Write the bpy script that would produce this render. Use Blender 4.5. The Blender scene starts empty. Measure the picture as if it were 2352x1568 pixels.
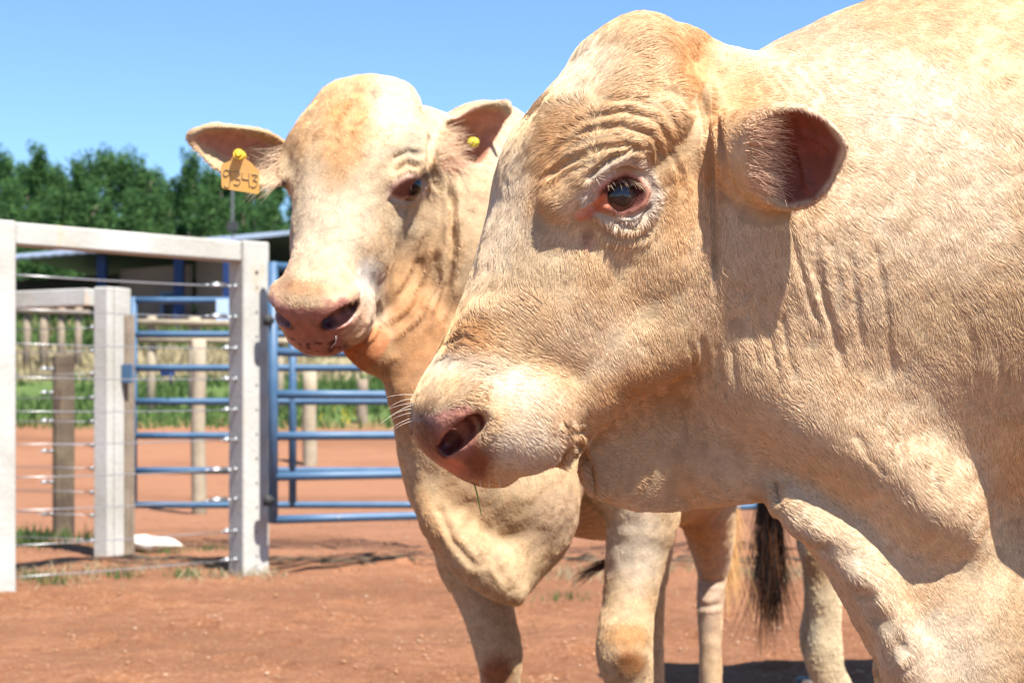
import bpy, math, random
import numpy as np
from mathutils import Vector

C = bpy.context.scene.collection
R = math.radians
# ------------------------------------------------------------------ camera, sky, sun, exposure
FPX, CX, HZ, CAMZ = 3690.0, 1176.0, 950.0, 0.95      # focal length, centre column and horizon row on a 2352 px wide picture; eye height
cam = bpy.data.cameras.new('camera')
cam.sensor_width = 36.0
cam.lens = 36.0 * FPX / 2352.0
cam.shift_y = (HZ - 784.0) / 2352.0
cam.clip_start, cam.clip_end = 0.05, 3000.0
cam.dof.use_dof = True
cam.dof.focus_distance = 1.80
cam.dof.aperture_fstop = 10.0
cam_ob = bpy.data.objects.new('camera', cam); C.objects.link(cam_ob)
cam_ob.location = (0, 0, CAMZ); cam_ob.rotation_euler = (R(90), 0, 0)
bpy.context.scene.camera = cam_ob

SUN_EL, SUN_AZ = R(59), R(37)        # height; degrees to the right of straight behind the camera
SUN = np.array([math.cos(SUN_EL) * math.sin(SUN_AZ), -math.cos(SUN_EL) * math.cos(SUN_AZ), math.sin(SUN_EL)])
world = bpy.data.worlds.new('World'); bpy.context.scene.world = world
world.use_nodes = True
wn, wl = world.node_tree.nodes, world.node_tree.links
wn.clear()
sky = wn.new('ShaderNodeTexSky'); sky.sky_type = 'NISHITA'; sky.sun_disc = False
sky.sun_elevation = SUN_EL; sky.sun_rotation = math.atan2(SUN[0], SUN[1])
sky.altitude = 600.0; sky.air_density = 1.0; sky.dust_density = 0.2; sky.ozone_density = 3.0
bg = wn.new('ShaderNodeBackground'); bg.inputs['Strength'].default_value = 0.058
wo = wn.new('ShaderNodeOutputWorld')
tn = wn.new('ShaderNodeMix'); tn.data_type = 'RGBA'; tn.blend_type = 'MULTIPLY'; tn.inputs[0].default_value = 1.0; tn.inputs[7].default_value = (1.02, 1.22, 1.36, 1)      # a deep dry-season blue
wl.new(sky.outputs[0], tn.inputs[6]); wl.new(tn.outputs[2], bg.inputs['Color']); wl.new(bg.outputs[0], wo.inputs['Surface'])
sl = bpy.data.lights.new('sun', 'SUN'); sl.energy = 5.0; sl.angle = R(0.5); sl.color = (1.0, 0.955, 0.88)
sun_ob = bpy.data.objects.new('sun', sl); C.objects.link(sun_ob)
sun_ob.rotation_euler = Vector(SUN).to_track_quat('Z', 'Y').to_euler()
vs = bpy.context.scene.view_settings
vs.view_transform = 'Standard'; vs.look = 'None'; vs.exposure = 1.42; vs.gamma = 1.0; vs.use_curve_mapping = False
cy = bpy.context.scene.cycles
cy.max_bounces = 6; cy.diffuse_bounces = 4; cy.transparent_max_bounces = 16

def P(u, v, d):
    """A point seen at column u, row v of a 2352 px wide picture, d metres in front of the camera."""
    return np.array([(u - CX) * d / FPX, d, CAMZ + (HZ - v) * d / FPX])

# ------------------------------------------------------------------ scene helpers
def link(name, data, parent=None):
    o = bpy.data.objects.new(name, data); C.objects.link(o)
    if parent is not None: o.parent = parent
    return o
def tag(o, label=None, cat=None, group=None, kind=None):
    for k, v in (('label', label), ('category', cat), ('group', group), ('kind', kind)):
        if v: o[k] = v
    return o
def empty(name, loc=(0, 0, 0), rz=0.0):
    o = link(name, None); o.location = loc; o.rotation_euler = (0, 0, rz); return o
def copy_tree(o, parent=None):
    c = o.copy(); C.objects.link(c); c.parent = parent
    for ch in [x for x in o.children]: copy_tree(ch, c)
    return c

def np_mesh(name, V, F, smooth=True):
    """Mesh from an (n,3) vertex array and an (m,4) or (m,3) face array."""
    me = bpy.data.meshes.new(name)
    V = np.asarray(V, np.float32); F = np.asarray(F, np.int32)
    me.vertices.add(len(V)); me.vertices.foreach_set('co', V.ravel())
    k = F.shape[1]
    me.loops.add(F.size); me.loops.foreach_set('vertex_index', F.ravel())
    me.polygons.add(len(F)); me.polygons.foreach_set('loop_start', np.arange(0, F.size, k, dtype=np.int32))
    me.update(calc_edges=True)
    if smooth: me.polygons.foreach_set('use_smooth', np.ones(len(F), bool))
    me.validate()
    return me

class MB:
    """Collects shapes, then links them as ONE mesh object."""
    def __init__(s): s.v, s.f, s.sm = [], [], []
    def add(s, V, F, smooth=False):
        b = len(s.v); s.v += [tuple(map(float, p)) for p in V]; s.f += [tuple(b + i for i in q) for q in F]; s.sm += [smooth] * len(F)
    def box(s, c, size, rz=0.0, bev=0.0, M=None):
        hx, hy, hz = size[0] / 2, size[1] / 2, size[2] / 2
        if bev <= 0:
            V = [(x, y, z) for x in (-hx, hx) for y in (-hy, hy) for z in (-hz, hz)]
            F = [(0, 1, 3, 2), (4, 6, 7, 5), (0, 4, 5, 1), (2, 3, 7, 6), (0, 2, 6, 4), (1, 5, 7, 3)]
        else:
            b = bev; V = []; idx = {}
            for sx in (-1, 1):
                for sy in (-1, 1):
                    for sz in (-1, 1):
                        for a in range(3):
                            p = [sx * (hx - b), sy * (hy - b), sz * (hz - b)]
                            p[a] = (sx * hx, sy * hy, sz * hz)[a]
                            idx[(sx, sy, sz, a)] = len(V); V.append(tuple(p))
            F = []
            for a in range(3):
                o1, o2 = [i for i in range(3) if i != a]
                for s_ in (-1, 1):
                    q = []
                    for (p1, p2) in ((-1, -1), (1, -1), (1, 1), (-1, 1)):
                        k = [0, 0, 0]; k[a] = s_; k[o1] = p1; k[o2] = p2; q.append(idx[(k[0], k[1], k[2], a)])
                    flip = (s_ < 0) ^ (a == 1)
                    F.append(tuple(reversed(q)) if flip else tuple(q))
            for a in range(3):
                o1, o2 = [i for i in range(3) if i != a]
                for p1 in (-1, 1):
                    for p2 in (-1, 1):
                        ks = []
                        for s_ in (-1, 1):
                            k = [0, 0, 0]; k[a] = s_; k[o1] = p1; k[o2] = p2; ks.append(tuple(k))
                        F.append((idx[ks[0] + (o1,)], idx[ks[1] + (o1,)], idx[ks[1] + (o2,)], idx[ks[0] + (o2,)]))
            for k in [(x, y, z) for x in (-1, 1) for y in (-1, 1) for z in (-1, 1)]:
                F.append((idx[k + (0,)], idx[k + (1,)], idx[k + (2,)]))
        cr, sr = math.cos(rz), math.sin(rz)
        V = [(c[0] + x * cr - y * sr, c[1] + x * sr + y * cr, c[2] + z) for x, y, z in V]
        s.add(V, F)
    def tube(s, pts, r, n=8, caps=True, smooth=True):
        pts = [np.array(p, float) for p in pts]; rs = r if hasattr(r, '__len__') else [r] * len(pts)
        V = []; F = []
        up = np.array([0.123, 0.456, 0.88])
        prev = None
        for i, p in enumerate(pts):
            t = pts[min(i + 1, len(pts) - 1)] - pts[max(i - 1, 0)]; t = t / (np.linalg.norm(t) + 1e-12)
            a = (np.cross(t, up) if prev is None else prev - t * np.dot(prev, t)); a /= np.linalg.norm(a) + 1e-12
            prev = a; b = np.cross(t, a)
            for k in range(n):
                an = 2 * math.pi * k / n; V.append(p + rs[i] * (math.cos(an) * a + math.sin(an) * b))
        for i in range(len(pts) - 1):
            for k in range(n):
                F.append((i * n + k, i * n + (k + 1) % n, (i + 1) * n + (k + 1) % n, (i + 1) * n + k))
        s.add(V, F, smooth)
        if caps:
            b0 = len(s.v) - len(V); e = b0 + (len(pts) - 1) * n
            s.f.append(tuple(b0 + k for k in reversed(range(n)))); s.f.append(tuple(e + k for k in range(n))); s.sm += [False, False]
    def build(s, name, mat, parent=None):
        me = bpy.data.meshes.new(name); me.from_pydata(s.v, [], s.f); me.update()
        me.polygons.foreach_set('use_smooth', s.sm)
        if mat is not None: me.materials.append(mat)
        return link(name, me, parent)

# ------------------------------------------------------------------ noise
_rng = np.random.default_rng(7)
_LAT = _rng.random((64, 64, 64)).astype(np.float32)
def vnoise(p, scale, seed=0):
    """Smooth value noise in 0..1 of the (n,3) points; scale = size of a lump in metres."""
    q = np.asarray(p, np.float32) / scale + np.array([17.3, 5.1, 29.7], np.float32) * (seed + 1)
    i = np.floor(q).astype(np.int64); f = q - i; f = f * f * (3 - 2 * f); i &= 63; j = (i + 1) & 63
    def L(a, b, c): return _LAT[a, b, c]
    x0, y0, z0 = i.T; x1, y1, z1 = j.T; fx, fy, fz = f.T
    c00 = L(x0, y0, z0) * (1 - fx) + L(x1, y0, z0) * fx; c10 = L(x0, y1, z0) * (1 - fx) + L(x1, y1, z0) * fx
    c01 = L(x0, y0, z1) * (1 - fx) + L(x1, y0, z1) * fx; c11 = L(x0, y1, z1) * (1 - fx) + L(x1, y1, z1) * fx
    return (c00 * (1 - fy) + c10 * fy) * (1 - fz) + (c01 * (1 - fy) + c11 * fy) * fz
def fbm(p, scale, seed=0, n=3):
    s = 0; a = 1; t = 0
    for k in range(n): s = s + a * vnoise(p, scale / 2 ** k, seed + 3 * k); t += a; a *= .5
    return s / t
def vnoise3(p, scale, seed=0): return np.stack([vnoise(p, scale, seed + 11 * k) for k in range(3)], 1) * 2 - 1

def worley_vec(p, cell, seed=0):
    """Vector from each point to its nearest scattered seed point (jittered grid)."""
    q = p / cell; i0 = np.floor(q).astype(np.int64)
    best = np.full(len(p), 1e9, np.float32); bv = np.zeros((len(p), 3), np.float32)
    for dx in (-1, 0, 1):
        for dy in (-1, 0, 1):
            for dz in (-1, 0, 1):
                c = i0 + np.array([dx, dy, dz]); m = (c + seed) & 63
                j = np.stack([_LAT[m[:, 0], m[:, 1], m[:, 2]], _LAT[m[:, 1], m[:, 2], m[:, 0]], _LAT[m[:, 2], m[:, 0], m[:, 1]]], 1)
                v = (c + j - q).astype(np.float32); d = (v * v).sum(1); s = d < best
                best[s] = d[s]; bv[s] = v[s]
    return bv * cell

# ------------------------------------------------------------------ modelling with blended solids
def unit(v): v = np.asarray(v, float); return v / np.linalg.norm(v)
def smooth_resample(A, n):
    """Catmull-Rom resampling of rows."""
    A = np.asarray(A, float); m = len(A)
    if m < 3: return np.array([A[0] + (A[-1] - A[0]) * t for t in np.linspace(0, 1, n)])
    Pd = np.vstack([2 * A[0] - A[1], A, 2 * A[-1] - A[-2]]); out = []
    for t in np.linspace(0, m - 1, n):
        i = min(int(t), m - 2); f = t - i; p0, p1, p2, p3 = Pd[i], Pd[i + 1], Pd[i + 2], Pd[i + 3]
        out.append(.5 * (2 * p1 + (p2 - p0) * f + (2 * p0 - 5 * p1 + 4 * p2 - p3) * f * f + (3 * p1 - p0 - 3 * p2 + p3) * f ** 3))
    return np.array(out)

class Tube:
    """Limb or trunk swept through stations (x,y,z, lateral radius, other radius); lat = lateral direction; e = squareness."""
    def __init__(s, st, lat=(0, 1, 0), e=2.0, n=14):
        A = smooth_resample(st, n); s.p = A[:, :3]; s.rw = np.maximum(A[:, 3], .002); s.rh = np.maximum(A[:, 4], .002)
        s.lat = unit(lat); s.e = e
        r = np.maximum(s.rw, s.rh).max(); s.lo = s.p.min(0) - r; s.hi = s.p.max(0) + r
    def __call__(s, p):
        out = np.full(len(p), 9.0, np.float32); L = s.lat; lo, hi = p.min(0) - .08, p.max(0) + .08
        for i in range(len(s.p) - 1):
            a = s.p[i]; b = s.p[i + 1]; ba = b - a; l2 = ba @ ba + 1e-12; m_ = max(s.rw[i], s.rh[i], s.rw[i + 1], s.rh[i + 1])
            if np.any(np.minimum(a, b) - m_ > hi) or np.any(np.maximum(a, b) + m_ < lo): continue
            pa = p - a; t = np.clip(pa @ ba / l2, 0, 1); r = pa - t[:, None] * ba
            la = r @ L; ve2 = np.maximum((r * r).sum(1) - la * la, 0)
            rw = s.rw[i] + (s.rw[i + 1] - s.rw[i]) * t; rh = s.rh[i] + (s.rh[i + 1] - s.rh[i]) * t
            if s.e == 2.0: q = np.sqrt((la / rw) ** 2 + ve2 / rh ** 2)
            else: q = ((np.abs(la) / rw) ** s.e + (np.sqrt(ve2) / rh) ** s.e) ** (1 / s.e)
            k1 = np.sqrt((la / rw ** 2) ** 2 + ve2 / rh ** 4) + 1e-9
            q2 = np.sqrt((la / rw) ** 2 + ve2 / rh ** 2)
            d = (q - 1) * np.maximum(q2, .3) / k1
            out = np.minimum(out, d)
        return out
class Loft:
    """Straight form along local x: rows (x, top, bottom, half width); squareness e; the lower half narrows by taper."""
    def __init__(s, rows, e=2.5, taper=.3, cap=.05):
        A = smooth_resample(rows, 60); s.A = A; s.e = e; s.tp = taper; s.cap = cap
        s.lo = np.array([A[0, 0] - cap, -A[:, 3].max(), A[:, 2].min()]); s.hi = np.array([A[-1, 0] + cap, A[:, 3].max(), A[:, 1].max()])
    def __call__(s, p):
        A = s.A; x = p[:, 0]; zt = np.interp(x, A[:, 0], A[:, 1]); zb = np.interp(x, A[:, 0], A[:, 2]); rw = np.interp(x, A[:, 0], A[:, 3])
        zc = (zt + zb) / 2; rh = (zt - zb) / 2; z = p[:, 2] - zc; rw = rw * (1 - s.tp * np.clip(-z / rh, 0, 1) ** 1.5)
        ax = np.maximum(np.maximum(A[0, 0] - x, x - A[-1, 0]), 0) / s.cap; la = np.abs(p[:, 1]) / rw; ve = np.abs(z) / rh
        q = (la ** s.e + ve ** s.e + ax ** s.e) ** (1 / s.e) + 1e-6; q2 = np.sqrt(la ** 2 + ve ** 2 + ax ** 2)
        k1 = np.sqrt((la / rw) ** 2 + (ve / rh) ** 2 + (ax / s.cap) ** 2) + 1e-9
        return (q - 1) * np.maximum(q2, .3) / k1
class Ell:
    """Ellipsoid: centre, radii, axes as rows (default the frame's own)."""
    def __init__(s, c, r, ax=None):
        s.c = np.asarray(c, float); s.r = np.asarray(r, float); s.ax = None if ax is None else np.array([unit(a) for a in ax])
        m = s.r.max(); s.lo = s.c - m; s.hi = s.c + m
    def __call__(s, p):
        q = p - s.c
        if s.ax is not None: q = q @ s.ax.T
        k0 = np.sqrt(((q / s.r) ** 2).sum(1)); k1 = np.sqrt(((q / s.r ** 2) ** 2).sum(1)) + 1e-9
        return k0 * (k0 - 1) / k1
def axes(e1, up):
    """Orthonormal rows: e1, the side, and up made square to e1."""
    e1 = unit(e1); s_ = unit(np.cross(up, e1)); return np.array([e1, s_, np.cross(e1, s_)])

class Solid:
    """Ordered list of (op, shape, blend, frame, mirrored)."""
    def __init__(s): s.ops = []
    def add(s, shape, k=.02, op='u', frame=None, mir=False): s.ops.append((op, shape, k, frame, mir))
    def __call__(s, p):
        p = np.asarray(p, np.float32); f = np.full(len(p), 1.0, np.float32); cache = {}; box = {}
        for op, sh, k, fr, mir in s.ops:
            key = (id(fr) if fr is not None else 0, mir)
            if key not in cache:
                q = p if fr is None else (p - fr[0].astype(np.float32)) @ fr[1].T.astype(np.float32)
                if mir: q = q.copy(); q[:, 1] = np.abs(q[:, 1])
                cache[key] = q
            q = cache[key]; lo, hi = sh.lo - k - .05, sh.hi + k + .05
            a, b = box.setdefault(key, (q.min(0), q.max(0)))
            if np.any(a > hi) or np.any(b < lo): continue
            m = np.all((q > lo) & (q < hi), 1)
            if not m.any(): continue
            d = sh(q[m]).astype(np.float32); g = f[m]
            if op == 'u':
                h = np.clip(.5 + .5 * (g - d) / k, 0, 1); f[m] = g + (d - g) * h - k * h * (1 - h)
            else:
                h = np.clip(.5 - .5 * (g + d) / k, 0, 1); f[m] = g + (-d - g) * h + k * h * (1 - h)
        return f

def grid_axis(segs):
    """[(from, to, step), ...] joined into one increasing coordinate list."""
    out = [segs[0][0]]
    for a, b, st in segs:
        n = max(1, int(math.ceil((b - a) / st))); out += list(np.linspace(a, b, n + 1)[1:])
    return np.array(out, np.float32)

def polygonise(f, xs, ys, zs, B=8):
    """Surface nets on a rectilinear grid, evaluated only in the blocks the surface can cross."""
    nx, ny, nz = len(xs), len(ys), len(zs)
    F = np.ones((nx, ny, nz), np.float32)
    bi = [np.arange(0, n, B) for n in (nx, ny, nz)]
    def mid(a, s_): return np.array([(a[i] + a[min(i + B, len(a) - 1)]) / 2 for i in s_], np.float32), np.array([(a[min(i + B, len(a) - 1)] - a[i]) / 2 for i in s_], np.float32)
    (mx, hx), (my, hy), (mz, hz) = mid(xs, bi[0]), mid(ys, bi[1]), mid(zs, bi[2])
    G = np.stack(np.meshgrid(mx, my, mz, indexing='ij'), -1).reshape(-1, 3)
    H = np.stack(np.meshgrid(hx, hy, hz, indexing='ij'), -1).reshape(-1, 3)
    fc = f(G); rad = np.sqrt((H ** 2).sum(1))
    act = np.abs(fc) < rad * 1.5 + .012
    I = np.stack(np.meshgrid(*bi, indexing='ij'), -1).reshape(-1, 3)
    for (a, b, c), v in zip(I[~act], fc[~act]):
        if v < 0: F[a:a + B, b:b + B, c:c + B] = -1
    A = I[act]; off = np.stack(np.meshgrid(*[np.arange(B)] * 3, indexing='ij'), -1).reshape(-1, 3)
    A = A[np.lexsort((A[:, 2] // (4 * B), A[:, 1] // (4 * B), A[:, 0] // (4 * B)))]
    key = (A // (4 * B)) @ np.array([10000, 100, 1]); cuts = np.flatnonzero(np.diff(key)) + 1
    for blk in np.split(A, cuts):
        id_ = (blk[:, None, :] + off[None]).reshape(-1, 3)
        id_ = id_[(id_[:, 0] < nx) & (id_[:, 1] < ny) & (id_[:, 2] < nz)]
        pts = np.stack([xs[id_[:, 0]], ys[id_[:, 1]], zs[id_[:, 2]]], 1)
        F[id_[:, 0], id_[:, 1], id_[:, 2]] = f(pts)
    S = F < 0
    c = np.zeros((nx - 1, ny - 1, nz - 1), np.uint8)
    for dx in (0, 1):
        for dy in (0, 1):
            for dz in (0, 1): c += S[dx:nx - 1 + dx, dy:ny - 1 + dy, dz:nz - 1 + dz]
    ci = np.argwhere((c > 0) & (c < 8))
    vid = np.full(c.shape, -1, np.int32); vid[ci[:, 0], ci[:, 1], ci[:, 2]] = np.arange(len(ci))
    acc = np.zeros((len(ci), 3), np.float32); cnt = np.zeros(len(ci), np.float32)
    X = lambda k: np.stack([xs[k[:, 0]], ys[k[:, 1]], zs[k[:, 2]]], 1)
    cor = [(a, b, c_) for a in (0, 1) for b in (0, 1) for c_ in (0, 1)]
    for u in cor:
        for ax in range(3):
            if u[ax]: continue
            w = list(u); w[ax] = 1
            ka = ci + np.array(u); kb = ci + np.array(w)
            fa = F[ka[:, 0], ka[:, 1], ka[:, 2]]; fb = F[kb[:, 0], kb[:, 1], kb[:, 2]]
            m = (fa < 0) != (fb < 0); t = (fa[m] / (fa[m] - fb[m]))[:, None]
            acc[m] += X(ka[m]) * (1 - t) + X(kb[m]) * t; cnt[m] += 1
    V = acc / cnt[:, None]
    Q = []
    for ax in range(3):
        o = [i for i in range(3) if i != ax]
        sl0 = [slice(None)] * 3; sl1 = [slice(None)] * 3; sl0[ax] = slice(0, -1); sl1[ax] = slice(1, None)
        a, b = S[tuple(sl0)], S[tuple(sl1)]
        e = np.argwhere(a != b); ok = (e[:, o[0]] > 0) & (e[:, o[1]] > 0) & (e[:, o[0]] < F.shape[o[0]] - 1) & (e[:, o[1]] < F.shape[o[1]] - 1)
        e = e[ok]; ins = a[e[:, 0], e[:, 1], e[:, 2]]
        q = []
        for (d0, d1) in ((-1, -1), (0, -1), (0, 0), (-1, 0)):
            k = e.copy(); k[:, o[0]] += d0; k[:, o[1]] += d1; q.append(vid[k[:, 0], k[:, 1], k[:, 2]])
        q = np.stack(q, 1)
        fl = ins if ax != 1 else ~ins
        q[~fl] = q[~fl][:, ::-1]
        Q.append(q)
    Q = np.vstack(Q); Q = Q[(Q >= 0).all(1)]
    return V, Q

def normals(V, Q):
    n = np.cross(V[Q[:, 2]] - V[Q[:, 0]], V[Q[:, 3]] - V[Q[:, 1]]); out = np.zeros_like(V)
    for k in range(4):
        for a in range(3): out[:, a] += np.bincount(Q[:, k], n[:, a], len(V))
    return out / (np.linalg.norm(out, axis=1, keepdims=True) + 1e-12)
def relax(V, Q, it=1, lam=.5):
    n = len(V); E = np.vstack([Q[:, [i, (i + 1) % 4]] for i in range(4)])
    for _ in range(it):
        s_ = np.stack([np.bincount(E[:, 0], V[E[:, 1], a], n) + np.bincount(E[:, 1], V[E[:, 0], a], n) for a in range(3)], 1)
        c = np.bincount(E[:, 0], minlength=n) + np.bincount(E[:, 1], minlength=n)
        V = V + lam * (s_ / np.maximum(c, 1)[:, None] - V)
    return V.astype(np.float32)
def pix(V):
    """Column, row (2352 px wide picture) and distance of points; used only to lay creases and coat markings on the hide."""
    d = np.maximum(V[:, 1], .1); return V[:, 0] * FPX / d + CX, HZ - (V[:, 2] - CAMZ) * FPX / d, V[:, 1]
def seg_dist(u, v, pts):
    """Distance of (u,v) to a polyline and the fraction along it."""
    best = np.full(len(u), 1e9); fr = np.zeros(len(u)); side = np.zeros(len(u)); n = len(pts) - 1
    for i in range(n):
        (a, b), (c, d) = pts[i], pts[i + 1]; l2 = (c - a) ** 2 + (d - b) ** 2 + 1e-9
        t = np.clip(((u - a) * (c - a) + (v - b) * (d - b)) / l2, 0, 1)
        dx = u - a - t * (c - a); dy = v - b - t * (d - b); D = np.hypot(dx, dy); m = D < best
        best[m] = D[m]; fr[m] = ((i + t) / n)[m]; side[m] = ((c - a) * dy - (d - b) * dx)[m] / math.sqrt(l2)
    return best, fr, side
def sstep(a, b, x): t = np.clip((x - a) / (b - a), 0, 1); return t * t * (3 - 2 * t)
# ------------------------------------------------------------------ materials
def mat(name, base, rough=.8, var=None, vscale=3.0, bump=0.0, bscale=30.0, metal=0.0, spec=.3, coord='Object', detail=6.0, ramp=(.35, .65), layers=()):
    """Procedural surface: base colour mixed with var by noise, further noise layers (colour, scale, low, high, stretch), and a bump."""
    m = bpy.data.materials.new(name); m.use_nodes = True; nt = m.node_tree; N, L = nt.nodes, nt.links
    b = N['Principled BSDF']; b.inputs['Roughness'].default_value = rough; b.inputs['Metallic'].default_value = metal
    b.inputs['Specular IOR Level'].default_value = spec
    tc = N.new('ShaderNodeTexCoord'); col = None
    def noise(sc, stretch=None, det=detail):
        mp = N.new('ShaderNodeMapping'); L.new(tc.outputs[coord], mp.inputs['Vector'])
        if stretch: mp.inputs['Scale'].default_value = stretch
        n = N.new('ShaderNodeTexNoise'); n.inputs['Scale'].default_value = sc; n.inputs['Detail'].default_value = det; n.inputs['Roughness'].default_value = .6
        L.new(mp.outputs[0], n.inputs['Vector']); return n.outputs['Fac']
    def mix(a, bcol, fac, lo, hi):
        r = N.new('ShaderNodeMapRange'); r.inputs['From Min'].default_value = lo; r.inputs['From Max'].default_value = hi; L.new(fac, r.inputs['Value'])
        x = N.new('ShaderNodeMix'); x.data_type = 'RGBA'; L.new(r.outputs[0], x.inputs[0])
        if isinstance(a, tuple): x.inputs[6].default_value = (*a, 1)
        else: L.new(a, x.inputs[6])
        x.inputs[7].default_value = (*bcol, 1); return x.outputs[2]
    col = tuple(base)
    if var is not None: col = mix(col, var, noise(vscale), *ramp)
    for (c, sc, lo, hi, st) in layers: col = mix(col, c, noise(sc, st), lo, hi)
    if isinstance(col, tuple): b.inputs['Base Color'].default_value = (*col, 1)
    else: L.new(col, b.inputs['Base Color'])
    if bump:
        bp = N.new('ShaderNodeBump'); bp.inputs['Strength'].default_value = 1.0; bp.inputs['Distance'].default_value = bump
        L.new(noise(bscale), bp.inputs['Height']); L.new(bp.outputs[0], b.inputs['Normal'])
    return m
M = {}
M['white'] = mat('painted_post', (.44, .435, .41), .75, (.34, .325, .285), 2.2, .004, 40, layers=(((.50, .33, .18), 5.0, .60, .74, (1, 1, .25)), ((.42, .40, .36), 14.0, .62, .80, (1, 1, .12))))
M['blue'] = mat('blue_gate_paint', (.034, .088, .168), .5, (.058, .12, .205), 6, .0008, 60, spec=.5, layers=(((.25, .24, .22), 26, .66, .72, None),))
M['blue_dark'] = mat('blue_steel', (.008, .026, .10), .5)
M['galv'] = mat('galvanised_steel', (.40, .41, .42), .42, (.40, .41, .42), 30, metal=.9)
M['wood'] = mat('weathered_wood', (.24, .19, .14), .9, (.165, .13, .095), 8, .004, 50, layers=(((.14, .10, .07), 18, .58, .72, (1, 1, .1)),))
M['wood_pale'] = mat('pale_wood', (.34, .285, .205), .9, (.25, .205, .145), 8, .004, 50, layers=(((.30, .22, .15), 20, .60, .74, (1, 1, .1)),))
M['wood_dark'] = mat('dark_wood', (.07, .05, .035), .9, (.15, .115, .075), 5, .006, 40, layers=(((.06, .04, .03), 16, .55, .66, (1, 1, .12)),))
M['roof'] = mat('zinc_roof', (.20, .235, .30), .5, (.17, .20, .26), 1.5, spec=.4)
M['wall'] = mat('brown_wall', (.20, .14, .11), .9, (.16, .11, .09), .8)
M['dark'] = mat('interior_shade', (.035, .035, .035), .9, (.05, .045, .04), 1)  # near-black colour that paints the shade inside the shed
M['rubber'] = mat('black_rubber', (.03, .03, .03), .7)
M['bark'] = mat('tree_bark', (.20, .16, .12), .95, (.12, .10, .08), 4, .02, 12)
M['sack'] = mat('white_sack', (.62, .61, .58), .7, (.52, .46, .38), 9, .004, 40)

def leafmat(name, c1, c2, trans=.35):
    m = bpy.data.materials.new(name); m.use_nodes = True; N, L = m.node_tree.nodes, m.node_tree.links; N.clear()
    at = N.new('ShaderNodeAttribute'); at.attribute_name = 'tint'
    mx = N.new('ShaderNodeMix'); mx.data_type = 'RGBA'; L.new(at.outputs['Fac'], mx.inputs[0]); mx.inputs[6].default_value = (*c1, 1); mx.inputs[7].default_value = (*c2, 1)
    d = N.new('ShaderNodeBsdfDiffuse'); t = N.new('ShaderNodeBsdfTranslucent'); s_ = N.new('ShaderNodeMixShader'); s_.inputs[0].default_value = trans
    o = N.new('ShaderNodeOutputMaterial')
    L.new(mx.outputs[2], d.inputs[0]); L.new(mx.outputs[2], t.inputs[0]); L.new(d.outputs[0], s_.inputs[1]); L.new(t.outputs[0], s_.inputs[2]); L.new(s_.outputs[0], o.inputs[0])
    return m
M['leaf'] = leafmat('eucalyptus_leaf', (.026, .072, .034), (.10, .19, .06), .3)
M['grass'] = leafmat('green_grass', (.05, .095, .03), (.12, .18, .06))
M['hay'] = leafmat('dry_grass', (.26, .21, .12), (.42, .35, .22))
M['flower'] = leafmat('yellow_flower', (.75, .55, .05), (.85, .7, .1))

def set_tint(me, vals):
    a = me.attributes.new('tint', 'FLOAT', 'FACE'); a.data.foreach_set('value', np.asarray(vals, np.float32))

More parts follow.
